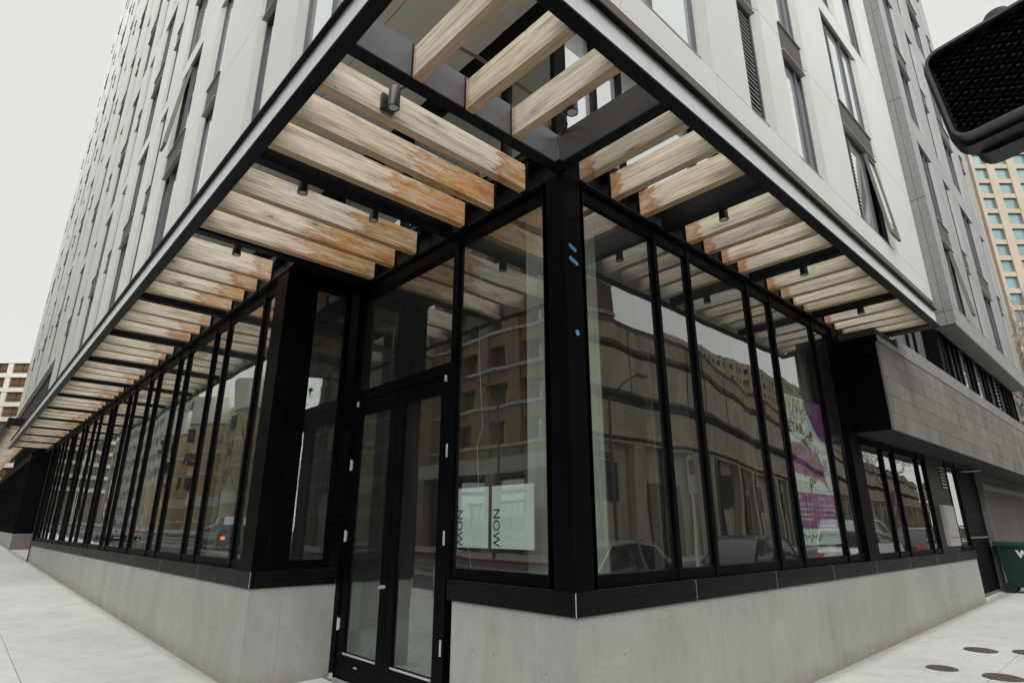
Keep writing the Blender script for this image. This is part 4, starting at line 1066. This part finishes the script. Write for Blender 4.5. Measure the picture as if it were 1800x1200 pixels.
cover(5.30, -.71, .16, 'leftmost of the rusty round covers on the pavement')
cover(5.32, -1.24, .19, 'rusty round cover lowest and closest to the camera')
cover(7.05, -1.25, .19, 'rusty round cover cut by the right edge of the photo')

# ------------------------------------------------------------------ pedestrian signal head close to the camera
sg_ = thing('pedestrian_signal', 'black pedestrian signal head with egg-crate mesh hanging close at top right', 'signal', (-.97, -2.62, 2.745))
SW, SH = .44, .375
def rrect(w_, h_, r_, n=5, o_=(0, 0)):
    pts = []
    for (cx, cy, a0) in ((w_ - r_, r_, -90), (w_ - r_, h_ - r_, 0), (r_, h_ - r_, 90), (r_, r_, 180)):
        for k in range(n + 1):
            a = R(a0 + 90 * k / n); pts.append((o_[0] + cx + r_ * math.cos(a), o_[1] + cy + r_ * math.sin(a)))
    return pts
def ring(mb, po, pi, x0, x1):
    n = len(po); b = len(mb.v)
    for x in (x0, x1):
        for P_ in (po, pi):
            for (u, z) in P_: mb.v.append((x, -u, z))
    for i in range(n):
        j = (i + 1) % n
        for f in ((b + i, b + j, b + n + j, b + n + i), (b + 2 * n + i, b + 3 * n + i, b + 3 * n + j, b + 2 * n + j), (b + i, b + 2 * n + i, b + 2 * n + j, b + j), (b + n + i, b + n + j, b + 3 * n + j, b + 3 * n + i)):
            mb.f.append(f); mb.mi.append(mb.cur)
mb = MB(); ring(mb, rrect(SW, SH, .05), rrect(SW - .02, SH - .02, .042, o_=(.01, .01)), 0.0, .09); mb.build('visor', M['signalrim'], sg_, smooth=True)
body = rrect(SW + .03, SH + .03, .055, o_=(-.015, -.015))
mb = MB(); mb.prism([(-u, z) for u, z in body], 0, .05, .12)
b2 = rrect(SW - .04, SH - .02, .05, o_=(.02, -.03)); mb.prism([(-u, z) for u, z in b2], 0, .12, .22); mb.build('housing', M['signal'], sg_, smooth=True)
mb = MB(); pts = rrect(SW - .022, SH - .022, .042, o_=(.011, .011)); mb.prism([(-u, z) for u, z in pts], 0, .04, .048); mb.build('screen', M['signal'], sg_)
mb = MB()
def clipseg(u0, z0, du, dz):
    pass
n_ = 12
for fam in (1, -1):
    for k in range(-n_, 2 * n_):
        # zigzag strips of the egg-crate seen as a diamond mesh
        step = .045
        c0 = k * step
        pts = []
        for i in range(60):
            u = i * .0085; z = (c0 + fam * u * .62) if fam == 1 else (c0 - u * .62)
            if .012 < u < SW - .012 and .012 < z < SH - .012: pts.append((u, z))
        if len(pts) > 2:
            (ua, za), (ub, zb2) = pts[0], pts[-1]
            mb.hexa([(.010, -ua, za), (.010, -ub, zb2), (.034, -ub, zb2), (.034, -ua, za), (.010, -ua, za + .0012), (.010, -ub, zb2 + .0012), (.034, -ub, zb2 + .0012), (.034, -ua, za + .0012)])
mb.build('mesh_grille', M['mesh'], sg_)
mb = MB(); mb.tube([(.10, -.05, SH), (.10, -.05, SH + .028)], .012, 8); mb.box(.085, .115, -.065, -.035, SH + .02, SH + .032); mb.build('bolt', M['iron'], sg_)
mb = MB(); mb.tube([(.12, -.22, SH), (.12, -.22, SH + .03), (.12, -.22, SH + .06), (.12, -.22, SH + .085)], .075, 18, .035); mb.build('top_cap', M['signal'], sg_, smooth=True)
mb = MB(); mb.tube([(.13, -SW, .20), (.13, -SW - .35, .20)], .025, 10); mb.build('arm', M['signal'], sg_)
sp_ = thing('signal_pole', 'black round pole just outside the frame carrying the pedestrian signal', 'pole', (-.84, -3.5, g(-.8, -3.5)))
mb = MB(); mb.tube([(0, 0, 0), (0, 0, 3.5)], .06, 14); mb.build('shaft', M['signal'], sp_); mb = MB(); mb.tube([(0, 0, 0), (0, 0, .3)], .1, 14, .07); mb.build('base', M['signal'], sp_)
sg_.rotation_euler = (R(-5), 0, R(-4))

# ------------------------------------------------------------------ distant buildings in direct view
def tower(name, label, cx, cy, rz, W_, D2, H_, z0, floor, bay, ww, wh, mwall, mwin, mfin, cols=None, group=None, sides=True, rec=.5, zmin=0):
    t = thing(name, label, 'building', (cx, cy, z0), group, rz)
    mb = MB(); mb.box(rec, W_ - rec, rec, D2, 0, H_); mb.build('wall', mwall, t)
    # front grid of piers and spandrels standing proud of the glass line
    nb = int(W_ / bay); nf = int(H_ / floor)
    pr = MB()
    for i in range(nb + 1): pr.box(i * bay - (bay - ww) / 2, i * bay + (bay - ww) / 2, -.12, rec, 0, H_)
    for k in range(nf + 1): pr.box(0, nb * bay, -.02, rec - .05, k * floor - (floor - wh) / 2, k * floor + (floor - wh) / 2)
    pr.build('grid', mfin, t)
    if sides:
        ps_ = MB(); nd = int(D2 / bay)
        for i in range(nd + 1): ps_.box(-.12, rec, i * bay - (bay - ww) / 2, i * bay + (bay - ww) / 2, 0, H_)
        for k in range(nf + 1): ps_.box(-.02, rec - .05, 0, nd * bay, k * floor - (floor - wh) / 2, k * floor + (floor - wh) / 2)
        ps_.build('side_grid', mfin, t)
    cnt = 0; rest_ = MB()
    me = MB().box(0, ww, rec - .08, rec - .03, 0, wh).mesh('window', mwin)
    order = sorted([(abs(i - 3) + abs(k * floor - 45) * .05, i, k) for i in range(nb) for k in range(nf)])
    for _, i, k in order:
        x_, z_ = i * bay + (bay - ww) / 2, k * floor + (floor - wh) / 2
        if z_ + z0 < zmin: continue
        if cnt < 200:
            o = link('window', me, t); o.location = (x_, 0, z_)
        else: rest_.box(x_, x_ + ww, rec - .08, rec - .03, z_, z_ + wh)
        cnt += 1
    if rest_.v: rest_.build('far_windows', mwin, t, kind='stuff')
    if sides:
        sm = MB().box(rec - .08, rec - .03, 0, ww, 0, wh).mesh('window', mwin); k0 = 0
        for k in range(nf):
            for i in range(int(D2 / bay)):
                if k * floor > 20 and k0 < 90: o = link('window', sm, t); o.location = (0, i * bay + (bay - ww) / 2, k * floor + (floor - wh) / 2); k0 += 1
    return t
ray = lambda px, py, d: CAM + (right * (px - 900) / 1028.33 + down * (py - 600) / 1028.33 + fwd) * d
p_ = ray(1697, 275, 120)
tower('office_tower', 'peach stone office tower with square teal windows, far right', p_.x, p_.y, R(-42.8), 60, 22, ray(1672, 190, 120).z, 0, 3.42, 4.35, 2.75, 2.45, M['peach2'], M['teal'], M['peach'])
# far left building with bronze balconies
p_ = ray(58, 640, 130)
fl = thing('balcony_building', 'pale stone building with bronze glazed bays, far left', 'building', (p_.x, p_.y, 0), None, R(-42.8))
zt = p_.z
mb = MB(); mb.box(-45, 6, .9, 25, 0, zt + 1.2); mb.build('wall', M['brownglass'], fl)
for k in range(9):
    z = zt + 1.2 - k * 3.25
    mb = MB(); mb.box(-45, 6.2, 0, 1.2, z - .95, z); mb.build('floor_band', M['cream'], fl)
    for j in range(9):
        if z < 8: continue
        xa = 4.8 - j * 5.2
        mb = MB(); mb.box(xa - 3.9, xa, .5, .88, z - 3.2, z - .95); w_ = mb.build('window', M['brownglass'], fl)
        mb = MB(); mb.box(xa - 1.9, xa - 1.8, .42, .5, z - 3.2, z - .95); mb.box(xa - 3.9, xa, .44, .5, z - 2.6, z - 2.5); mb.build('window_bar', M['hole'], w_)
mb = MB()
for j in range(0, 10, 2): mb.box(4.95 - j * 5.2, 6.1 - j * 5.2, .1, 1.1, 0, zt + .2)
mb.build('pier', M['cream'], fl)
mb = MB(); mb.prism([(-1.5, zt + 1.2), (5, zt + 1.2), (5, zt + 2.6), (3, zt + 3.0), (-1.5, zt + 2.0)], 1, 3, 10); mb.build('roof_house', M['brownglass'], fl)

def bare_tree(name, label, x, y, h, seed, mt, spread=.5, thick=.16, levels=5, group=None, ax=0.0):
    r_ = random.Random(seed); t = thing(name, label, 'tree', (x, y, g(x, y)), group)
    tr = MB(); tr.tube([(0, 0, -.1), (.05, 0, h * .2), (0, .06, h * .42)], thick, 8, thick * .7); tr.build('trunk', M['bark'], t, smooth=True)
    cr = MB()
    def grow(p, d, L_, rad, lv):
        q = p + d * L_; mid = (p + q) / 2 + Vector((r_.uniform(-1, 1), r_.uniform(-1, 1), r_.uniform(-1, 1))) * L_ * .07
        cr.tube([p, mid, q], rad, 4 if lv < 2 else 3, rad * .6, cap=False)
        if lv >= levels: return
        for k in range(3 if lv < levels - 1 else 4):
            nd = (d + Vector((r_.uniform(-1, 1), r_.uniform(-1, 1), r_.uniform(-.35, .8))) * spread * 1.3).normalized()
            grow(p + d * L_ * r_.uniform(.55, 1), nd, L_ * r_.uniform(.58, .8), rad * .58, lv + 1)
    for k in range(4):
        a = k * 1.57 + r_.random(); grow(Vector((0, .05, h * (.36 + .02 * k))), Vector((math.cos(a) * .55, math.sin(a) * .55, 1)).normalized(), h * .23, thick * .55, 1)
    cr.build('branches', mt, t)
    return t
p_ = ray(1795, 600, 46)
bare_tree('bare_tree', 'bare tan-twigged street tree in front of the peach tower', p_.x, p_.y, 19, 4, M['twig'], .6, .22, 6)
p_ = ray(1835, 640, 40)
bare_tree('bare_tree', 'second bare street tree at the right edge of the frame', p_.x, p_.y, 17, 9, M['twig'], .6, .2, 6)

# ------------------------------------------------------------------ the far side of both streets (seen mirrored in the glass)
cpk = thing('parking_structure', 'tan banded parking structure across the side street', 'building')
poly = [(-8, -17.6), (34, -18), (54, -22.6), (100, -32), (210, -46)]
for (xa, ya), (xb, yb) in zip(poly, poly[1:]):
    L_ = math.hypot(xb - xa, yb - ya); an = math.atan2(yb - ya, xb - xa)
    def seg(mb, u0, u1, d0, d1, z0, z1):
        c_, s_ = math.cos(an), math.sin(an); P_ = []
        for z in (z0, z1):
            for (u, d) in ((u0, d0), (u1, d0), (u1, d1), (u0, d1)): P_.append((xa + u * c_ - d * s_, ya + u * s_ + d * c_, z))
        mb.hexa(P_); return mb
    seg(MB(), 0, L_, -6, -.8, -1, 12.9).build('inner_wall', M['hole'], cpk)
    for (z0, z1, d, mt) in ((12.5, 13.5, 0, 'tan'), (13.5, 13.9, -.05, 'brick'), (9.6, 11.9, 0, 'tan2'), (11.9, 12.1, -.3, 'tan'), (7.0, 8.7, .05, 'tan'), (8.7, 8.9, -.3, 'tan'), (6.7, 7.0, .25, 'tan2'), (6.3, 6.45, .2, 'tan')):
        seg(MB(), 0, L_, d - .5, d, z0, z1).build('floor_band', M[mt], cpk)
    seg(MB(), 0, L_, -.55, -.35, -1, 6.4).build('ground_wall', M['tan2'], cpk)
    u = 1.0
    k = 0
    while u < L_ - 1:
        seg(MB(), u, u + .9, -.3, .2, -1, 6.35).build('pilaster', M['tan2'], cpk)
        if k % 2 == 0: seg(MB(), u + 2.2, u + 5.4, -.36, -.28, 3.0, 5.2).build('opening', M['hole'], cpk)
        else: seg(MB(), u + 1.8, u + 5.6, -.36, -.27, -1, 4.2).build('opening', M['brick'], cpk)
        seg(MB(), u + 3.2, u + 3.35, -.3, -.1, -1, 6.3).build('drain_pipe', M['frame'], cpk)
        if k % 3 == 1:
            mb = MB()
            for q_ in range(6): seg(mb, u + 2.0, u + 5.0, -.3, -.2, 4.6 + q_ * .2, 4.7 + q_ * .2)
            mb.build('vent_grille', M['joint'], cpk)
        seg(MB(), u + .3, u + .42, -.02, .03, 9.6, 13.5).build('panel_joint', M['joint'], cpk)
        u += 6.6; k += 1
t_ = thing('brick_tower', 'dark red brick tower behind the parking structure', 'building')
MB().box(16, 32.6, -40, -24, -1, 24).build('wall', M['brick'], t_)
mb = MB()
for k in range(9): mb.box(15.9, 32.7, -23.99, -23.9, 2 + k * 2.6, 2.3 + k * 2.6)
mb.build('floor_band', M['tan'], t_)
tower('apartment_tower', 'tan apartment tower with small windows beyond the parking structure', 250, -75, R(180), 130, 20, 49, 0, 3.2, 3.0, 1.3, 1.5, M['tan'], M['hole'], M['tan2'], sides=False, rec=.3)
# left street: ochre and cream building with rounded stair towers
oc = thing('rounded_tower_building', 'ochre and cream building with rounded towers across the main street', 'building')
MB().box(-34, -22.5, 36, 96, 0, 15).build('wall', M['ochre'], oc)
MB().box(-34.2, -22.3, 35.8, 96.2, 15, 16.4).build('parapet', M['cream'], oc)
for k, yc in enumerate((41, 53, 66, 80, 93)):
    ro = 3.0
    MB().tube([(-22.5, yc, 0), (-22.5, yc, 14.2)], ro, 24).build('round_tower', M['ochre'], oc, smooth=True)
    MB().tube([(-22.5, yc, 14.2), (-22.5, yc, 17.6)], ro + .15, 24).build('tower_cap', M['cream'], oc, smooth=True)
    mb = MB()
    for z in (2.2, 5.0, 7.8, 10.6): mb.tube([(-22.5, yc, z), (-22.5, yc, z + .22)], ro + .06, 24)
    mb.tube([(-22.5, yc, 4.0), (-22.5, yc, 5.0)], ro + .12, 24)
    mb.build('tower_band', M['cream'], oc, smooth=True)
    for z in (6.0, 9.0, 12.0):
        MB().box(-19.52, -19.3, yc - .8, yc + .8, z, z + 1.5).build('window', M['hole'], oc)
for y in range(46, 92, 13):
    MB().box(-22.48, -22.3, y - 1.8, y + 2.8, 1.0, 13.5).build('glazed_bay', M['teal'], oc)
wh_ = tower('white_highrise', 'white high-rise with teal ribbon windows beyond the rounded towers', -26, 105, R(90), 72, 18, 44, 0, 3.3, 4.6, 3.4, 1.7, M['cream'], M['teal'], M['cream'], sides=False, rec=.4)
mu = thing('mural_wall', 'brown and mint painted mural wall beyond the cars', 'wall')
MB().box(-24, -23.4, 98, 124, 1, 8.5).build('wall', M['ochre'], mu)
MB().box(-23.39, -23.35, 101, 108, 4.8, 8).build('painted_patch', M['brick'], mu)
MB().box(-23.39, -23.35, 101, 108, 2.6, 4.8).build('painted_patch', M['sheet'], mu)
ob = thing('old_tower', 'tan pier and cream band tower with dark teal windows across the main street', 'building')
MB().box(-38, -24.4, 10, 36, 0, 34).build('wall', M['panedark'], ob)
for k in range(9): MB().box(-24.5, -23.6, 10 + k * 3.1, 11.3 + k * 3.1, 6, 34).build('pier', M['pier'], ob)
for k in range(11): MB().box(-24.45, -23.75, 10, 36, 6 + k * 2.7, 6.9 + k * 2.7).build('floor_band', M['pier'], ob)
for k in range(11): MB().box(-24.4, -23.5, 10, 36, 6.9 + k * 2.7, 7.1 + k * 2.7).build('string_course', M['cream'], ob)
MB().box(-24.4, -22.2, 10, 36, 5.0, 6.0).build('terrace_parapet', M['cream'], ob)
for k in range(7): MB().box(-22.8, -22.2, 10.5 + k * 4, 11.4 + k * 4, 0, 5.0).build('terrace_pier', M['tan'], ob)
db = thing('dark_office_block', 'dark glass office block diagonally across the junction', 'building')
MB().box(-62, -30, -66, -24, -1, 26).build('wall', M['darkglass'], db)
mb = MB()
for k in range(7): mb.box(-29.98, -29.8, -66, -24, 2.6 + k * 3.4, 3.1 + k * 3.4); mb.box(-62, -30, -23.98, -23.8, 2.6 + k * 3.4, 3.1 + k * 3.4)
mb.build('floor_band', M['tan'], db)
lo = thing('glazed_pavilion', 'dark glazed low building across the junction', 'building')
MB().box(-34, -22, -12, 12, -1, 11.6).build('wall', M['teal'], lo); MB().box(-34.2, -21.6, -12.2, 12.2, 11.6, 13.4).build('roof', M['cream'], lo); MB().box(-22, -21.7, -12, 12, 4.2, 5.4).build('canopy_band', M['cream'], lo)
mb = MB()
for k in range(12): mb.box(-21.98, -21.85, -6 + k * 1.6, -5.9 + k * 1.6, -1, 4.19)
mb.build('mullions', M['black'], lo)

def car(label, x, y, rz, mt, kind='sedan', cat='car', lights=False):
    t = thing('parked_car', label, cat, (x, y, g(x, y) - .13), None, rz)
    L_ = 4.7 if kind == 'sedan' else 4.9; hb = .78 if kind == 'sedan' else .98; ht = 1.43 if kind == 'sedan' else 1.8
    W2 = .9
    def loft(secs, mat, nm):      # secs: (x, halfwidth, z0, z1)
        mb = MB()
        for i, (sx, hw, z0, z1) in enumerate(secs):
            mb.v += [(sx, -hw * .94, z0), (sx, hw * .94, z0), (sx, hw, (z0 + z1) / 2), (sx, hw * .9, z1), (sx, -hw * .9, z1), (sx, -hw, (z0 + z1) / 2)]
            if i:
                b = (i - 1) * 6
                for k in range(6): mb.f.append((b + k, b + (k + 1) % 6, b + 6 + (k + 1) % 6, b + 6 + k)); mb.mi.append(0)
        n = len(secs) - 1; mb.f.append((0, 1, 2, 3, 4, 5)); mb.mi.append(0); mb.f.append(tuple(n * 6 + k for k in (5, 4, 3, 2, 1, 0))); mb.mi.append(0)
        return mb.build(nm, mat, t, smooth=True)
    h = L_ / 2
    loft([(-h, .78, .32, .70), (-h + .25, .88, .25, hb - .02), (-h + 1.2, W2, .22, hb + .03), (h - 1.5, W2, .22, hb), (h - .5, .88, .25, hb - .12), (h, .74, .32, .62)], mt, 'body')
    if kind == 'sedan': cab = [(-h + .55, .74, hb - .05, hb), (-h + 1.25, .66, hb - .05, ht - .06), (-h + 2.2, .64, hb - .05, ht), (h - 2.0, .64, hb - .05, ht - .08), (h - 1.15, .74, hb - .05, hb)]
    else: cab = [(-h + .1, .80, hb - .05, hb), (-h + .35, .72, hb - .05, ht - .05), (-h + 2.2, .70, hb - .05, ht), (h - 2.0, .70, hb - .05, ht - .06), (h - 1.2, .78, hb - .05, hb)]
    loft(cab, M['cargls'], 'windows')
    loft([(a + (.12 if i == 0 else (-.12 if i == 4 else 0)), b_ * .9, (z1 - .03 if i in (1, 2, 3) else z1 - .02), z1 + .015) for i, (a, b_, z0, z1) in enumerate(cab)][1:4], mt, 'roof')
    pl_ = MB()
    for s_ in (-1, 1):
        for i in range(4):
            a, b_ = cab[i], cab[i + 1]
            pl_.tube([(a[0], s_ * a[1] * .92, a[3]), (b_[0], s_ * b_[1] * .92, b_[3])], .028, 6)
        mx = (cab[2][0] + .1); pl_.tube([(mx, s_ * .72, hb - .02), (mx - .05, s_ * .6, ht - .02)], .03, 6)
    pl_.build('pillars', mt, t)
    for sx in (-h + .95, h - .95):
        for s_ in (-1, 1):
            mb = MB(); mb.tube([(sx, s_ * .72, .32), (sx, s_ * .9, .32)], .32, 18); w_ = mb.build('wheel', M['rubber'], t)
            mb = MB(); mb.tube([(sx, s_ * .89, .32), (sx, s_ * .905, .32)], .2, 14); mb.build('rim', M['chrome'], w_)
    for s_ in (-1, 1):
        MB().box(-h - .01, -h + .12, s_ * .45, s_ * .76, .55, .70).build('tail_light', M['redlight'] if lights else M['signred'], t)
        MB().box(h - .14, h + .0, s_ * .45, s_ * .72, .5, .62).build('headlight', M['lens'], t)
    return t
car('silver sedan parked at the kerb, mirrored in the right window', 7.4, -5.1, 0.0, M['silver'])
car('dark sedan parked behind the silver one', 13.6, -5.1, 0.0, M['blackcar'])
car('white van parked far along the side street', 22.5, -5.2, 0.0, M['whitecar'], 'van', 'van')
car('black sedan between the two white vehicles', 30, -5.2, 0.0, M['blackcar'])
car('white sedan farthest along the side street', 36.5, -5.2, 0.0, M['whitecar'])
car('dark car driving away on the main street with lit tail lamps', -10.2, 34, R(90), M['blackcar'], 'van', 'car', True)
car('white sedan on the main street beyond the dark car', -13.2, 42, R(90), M['whitecar'])
car('silver car far up the main street', -7.9, 50, R(90), M['silver'])

def pole_sign(x, y):
    t = thing('street_sign', 'white and red parking sign on a thin post at the kerb', 'sign', (x, y, g(x, y)))
    MB().tube([(0, 0, 0), (0, 0, 3.0)], .03, 8).build('post', M['chrome'], t)
    MB().box(-.16, .16, .03, .035, 2.2, 2.95).build('plate', M['inkwhite'], t); MB().box(-.12, .12, .036, .039, 2.6, 2.9).build('plate_print', M['signred'], t)
pole_sign(8.1, -3.7)
def street_lamp(x, y, label, dy=0, dx=1):
    t = thing('street_lamp', label, 'street lamp', (x, y, g(x, y)))
    MB().tube([(0, 0, 0), (0, 0, 4), (0, 0, 8)], .1, 10, .06).build('pole', M['frame'], t)
    MB().tube([(0, 0, 7.8), (dx * .8, dy * .8, 8.5), (dx * 2, dy * 2, 8.7)], .04, 8).build('arm', M['frame'], t)
    MB().box(dx * 2 - .1, dx * 2 + .5, dy * 2 - .12, dy * 2 + .12, 8.64, 8.74).build('lamp_head', M['frame'], t)
street_lamp(-16.9, 20, 'tall curved street lamp across the main street'); street_lamp(20, -14.9, 'tall street lamp across the side street', 1, 0)
def rack(x, y, label):
    t = thing('bike_rack', label, 'bike rack', (x, y, g(x, y)), 'steel hoop bike racks on the pavement')
    MB().tube([(0, -.35, 0), (0, -.35, .55), (0, -.28, .75), (0, -.1, .85), (0, .1, .85), (0, .28, .75), (0, .35, .55), (0, .35, 0)], .025, 8).build('hoop', M['chrome'], t, smooth=True)
    MB().box(-.06, .06, -.42, -.28, 0, .012).box(-.06, .06, .28, .42, 0, .012).build('foot_plate', M['chrome'], t)
rack(-4.7, 8.0, 'nearer of the two steel hoop racks at the left kerb'); rack(-4.7, 9.6, 'farther of the two steel hoop racks at the left kerb')
lb_ = thing('litter_bin', 'round black litter bin at the left kerb', 'bin', (-4.7, 13, g(-4.7, 13)))
MB().tube([(0, 0, 0), (0, 0, .9)], .26, 16, .3).build('body', M['rubber'], lb_, smooth=True); MB().tube([(0, 0, .9), (0, 0, 1.15)], .3, 16, .12).build('lid', M['rubber'], lb_, smooth=True)
bare_tree('street_tree', 'thin bare young tree at the left kerb', -4.8, 15.5, 5.5, 21, M['bark'], .5, .05, 4)
bare_tree('street_tree', 'taller bare tree on the far side of the main street', -18, 62, 10, 23, M['twig'], .6, .16, 5)
bare_tree('street_tree', 'bare tree on the far side of the side street', 66, -16, 11, 25, M['twig'], .6, .16, 5)
ts = thing('traffic_light', 'traffic light with a lit red lamp across the junction', 'traffic light', (-15.8, 30, g(-15.8, 30)))
MB().tube([(0, 0, 0), (0, 0, 5.5), (1.5, 0, 6.0), (5, 0, 6.1)], .08, 8, .05).build('mast', M['frame'], ts)
MB().box(4.8, 5.15, -.18, .18, 5.0, 6.0).build('housing', M['signal'], ts); MB().tube([(4.97, -.19, 5.8), (4.97, -.2, 5.8)], .11, 12).build('lamp', M['redlight'], ts)
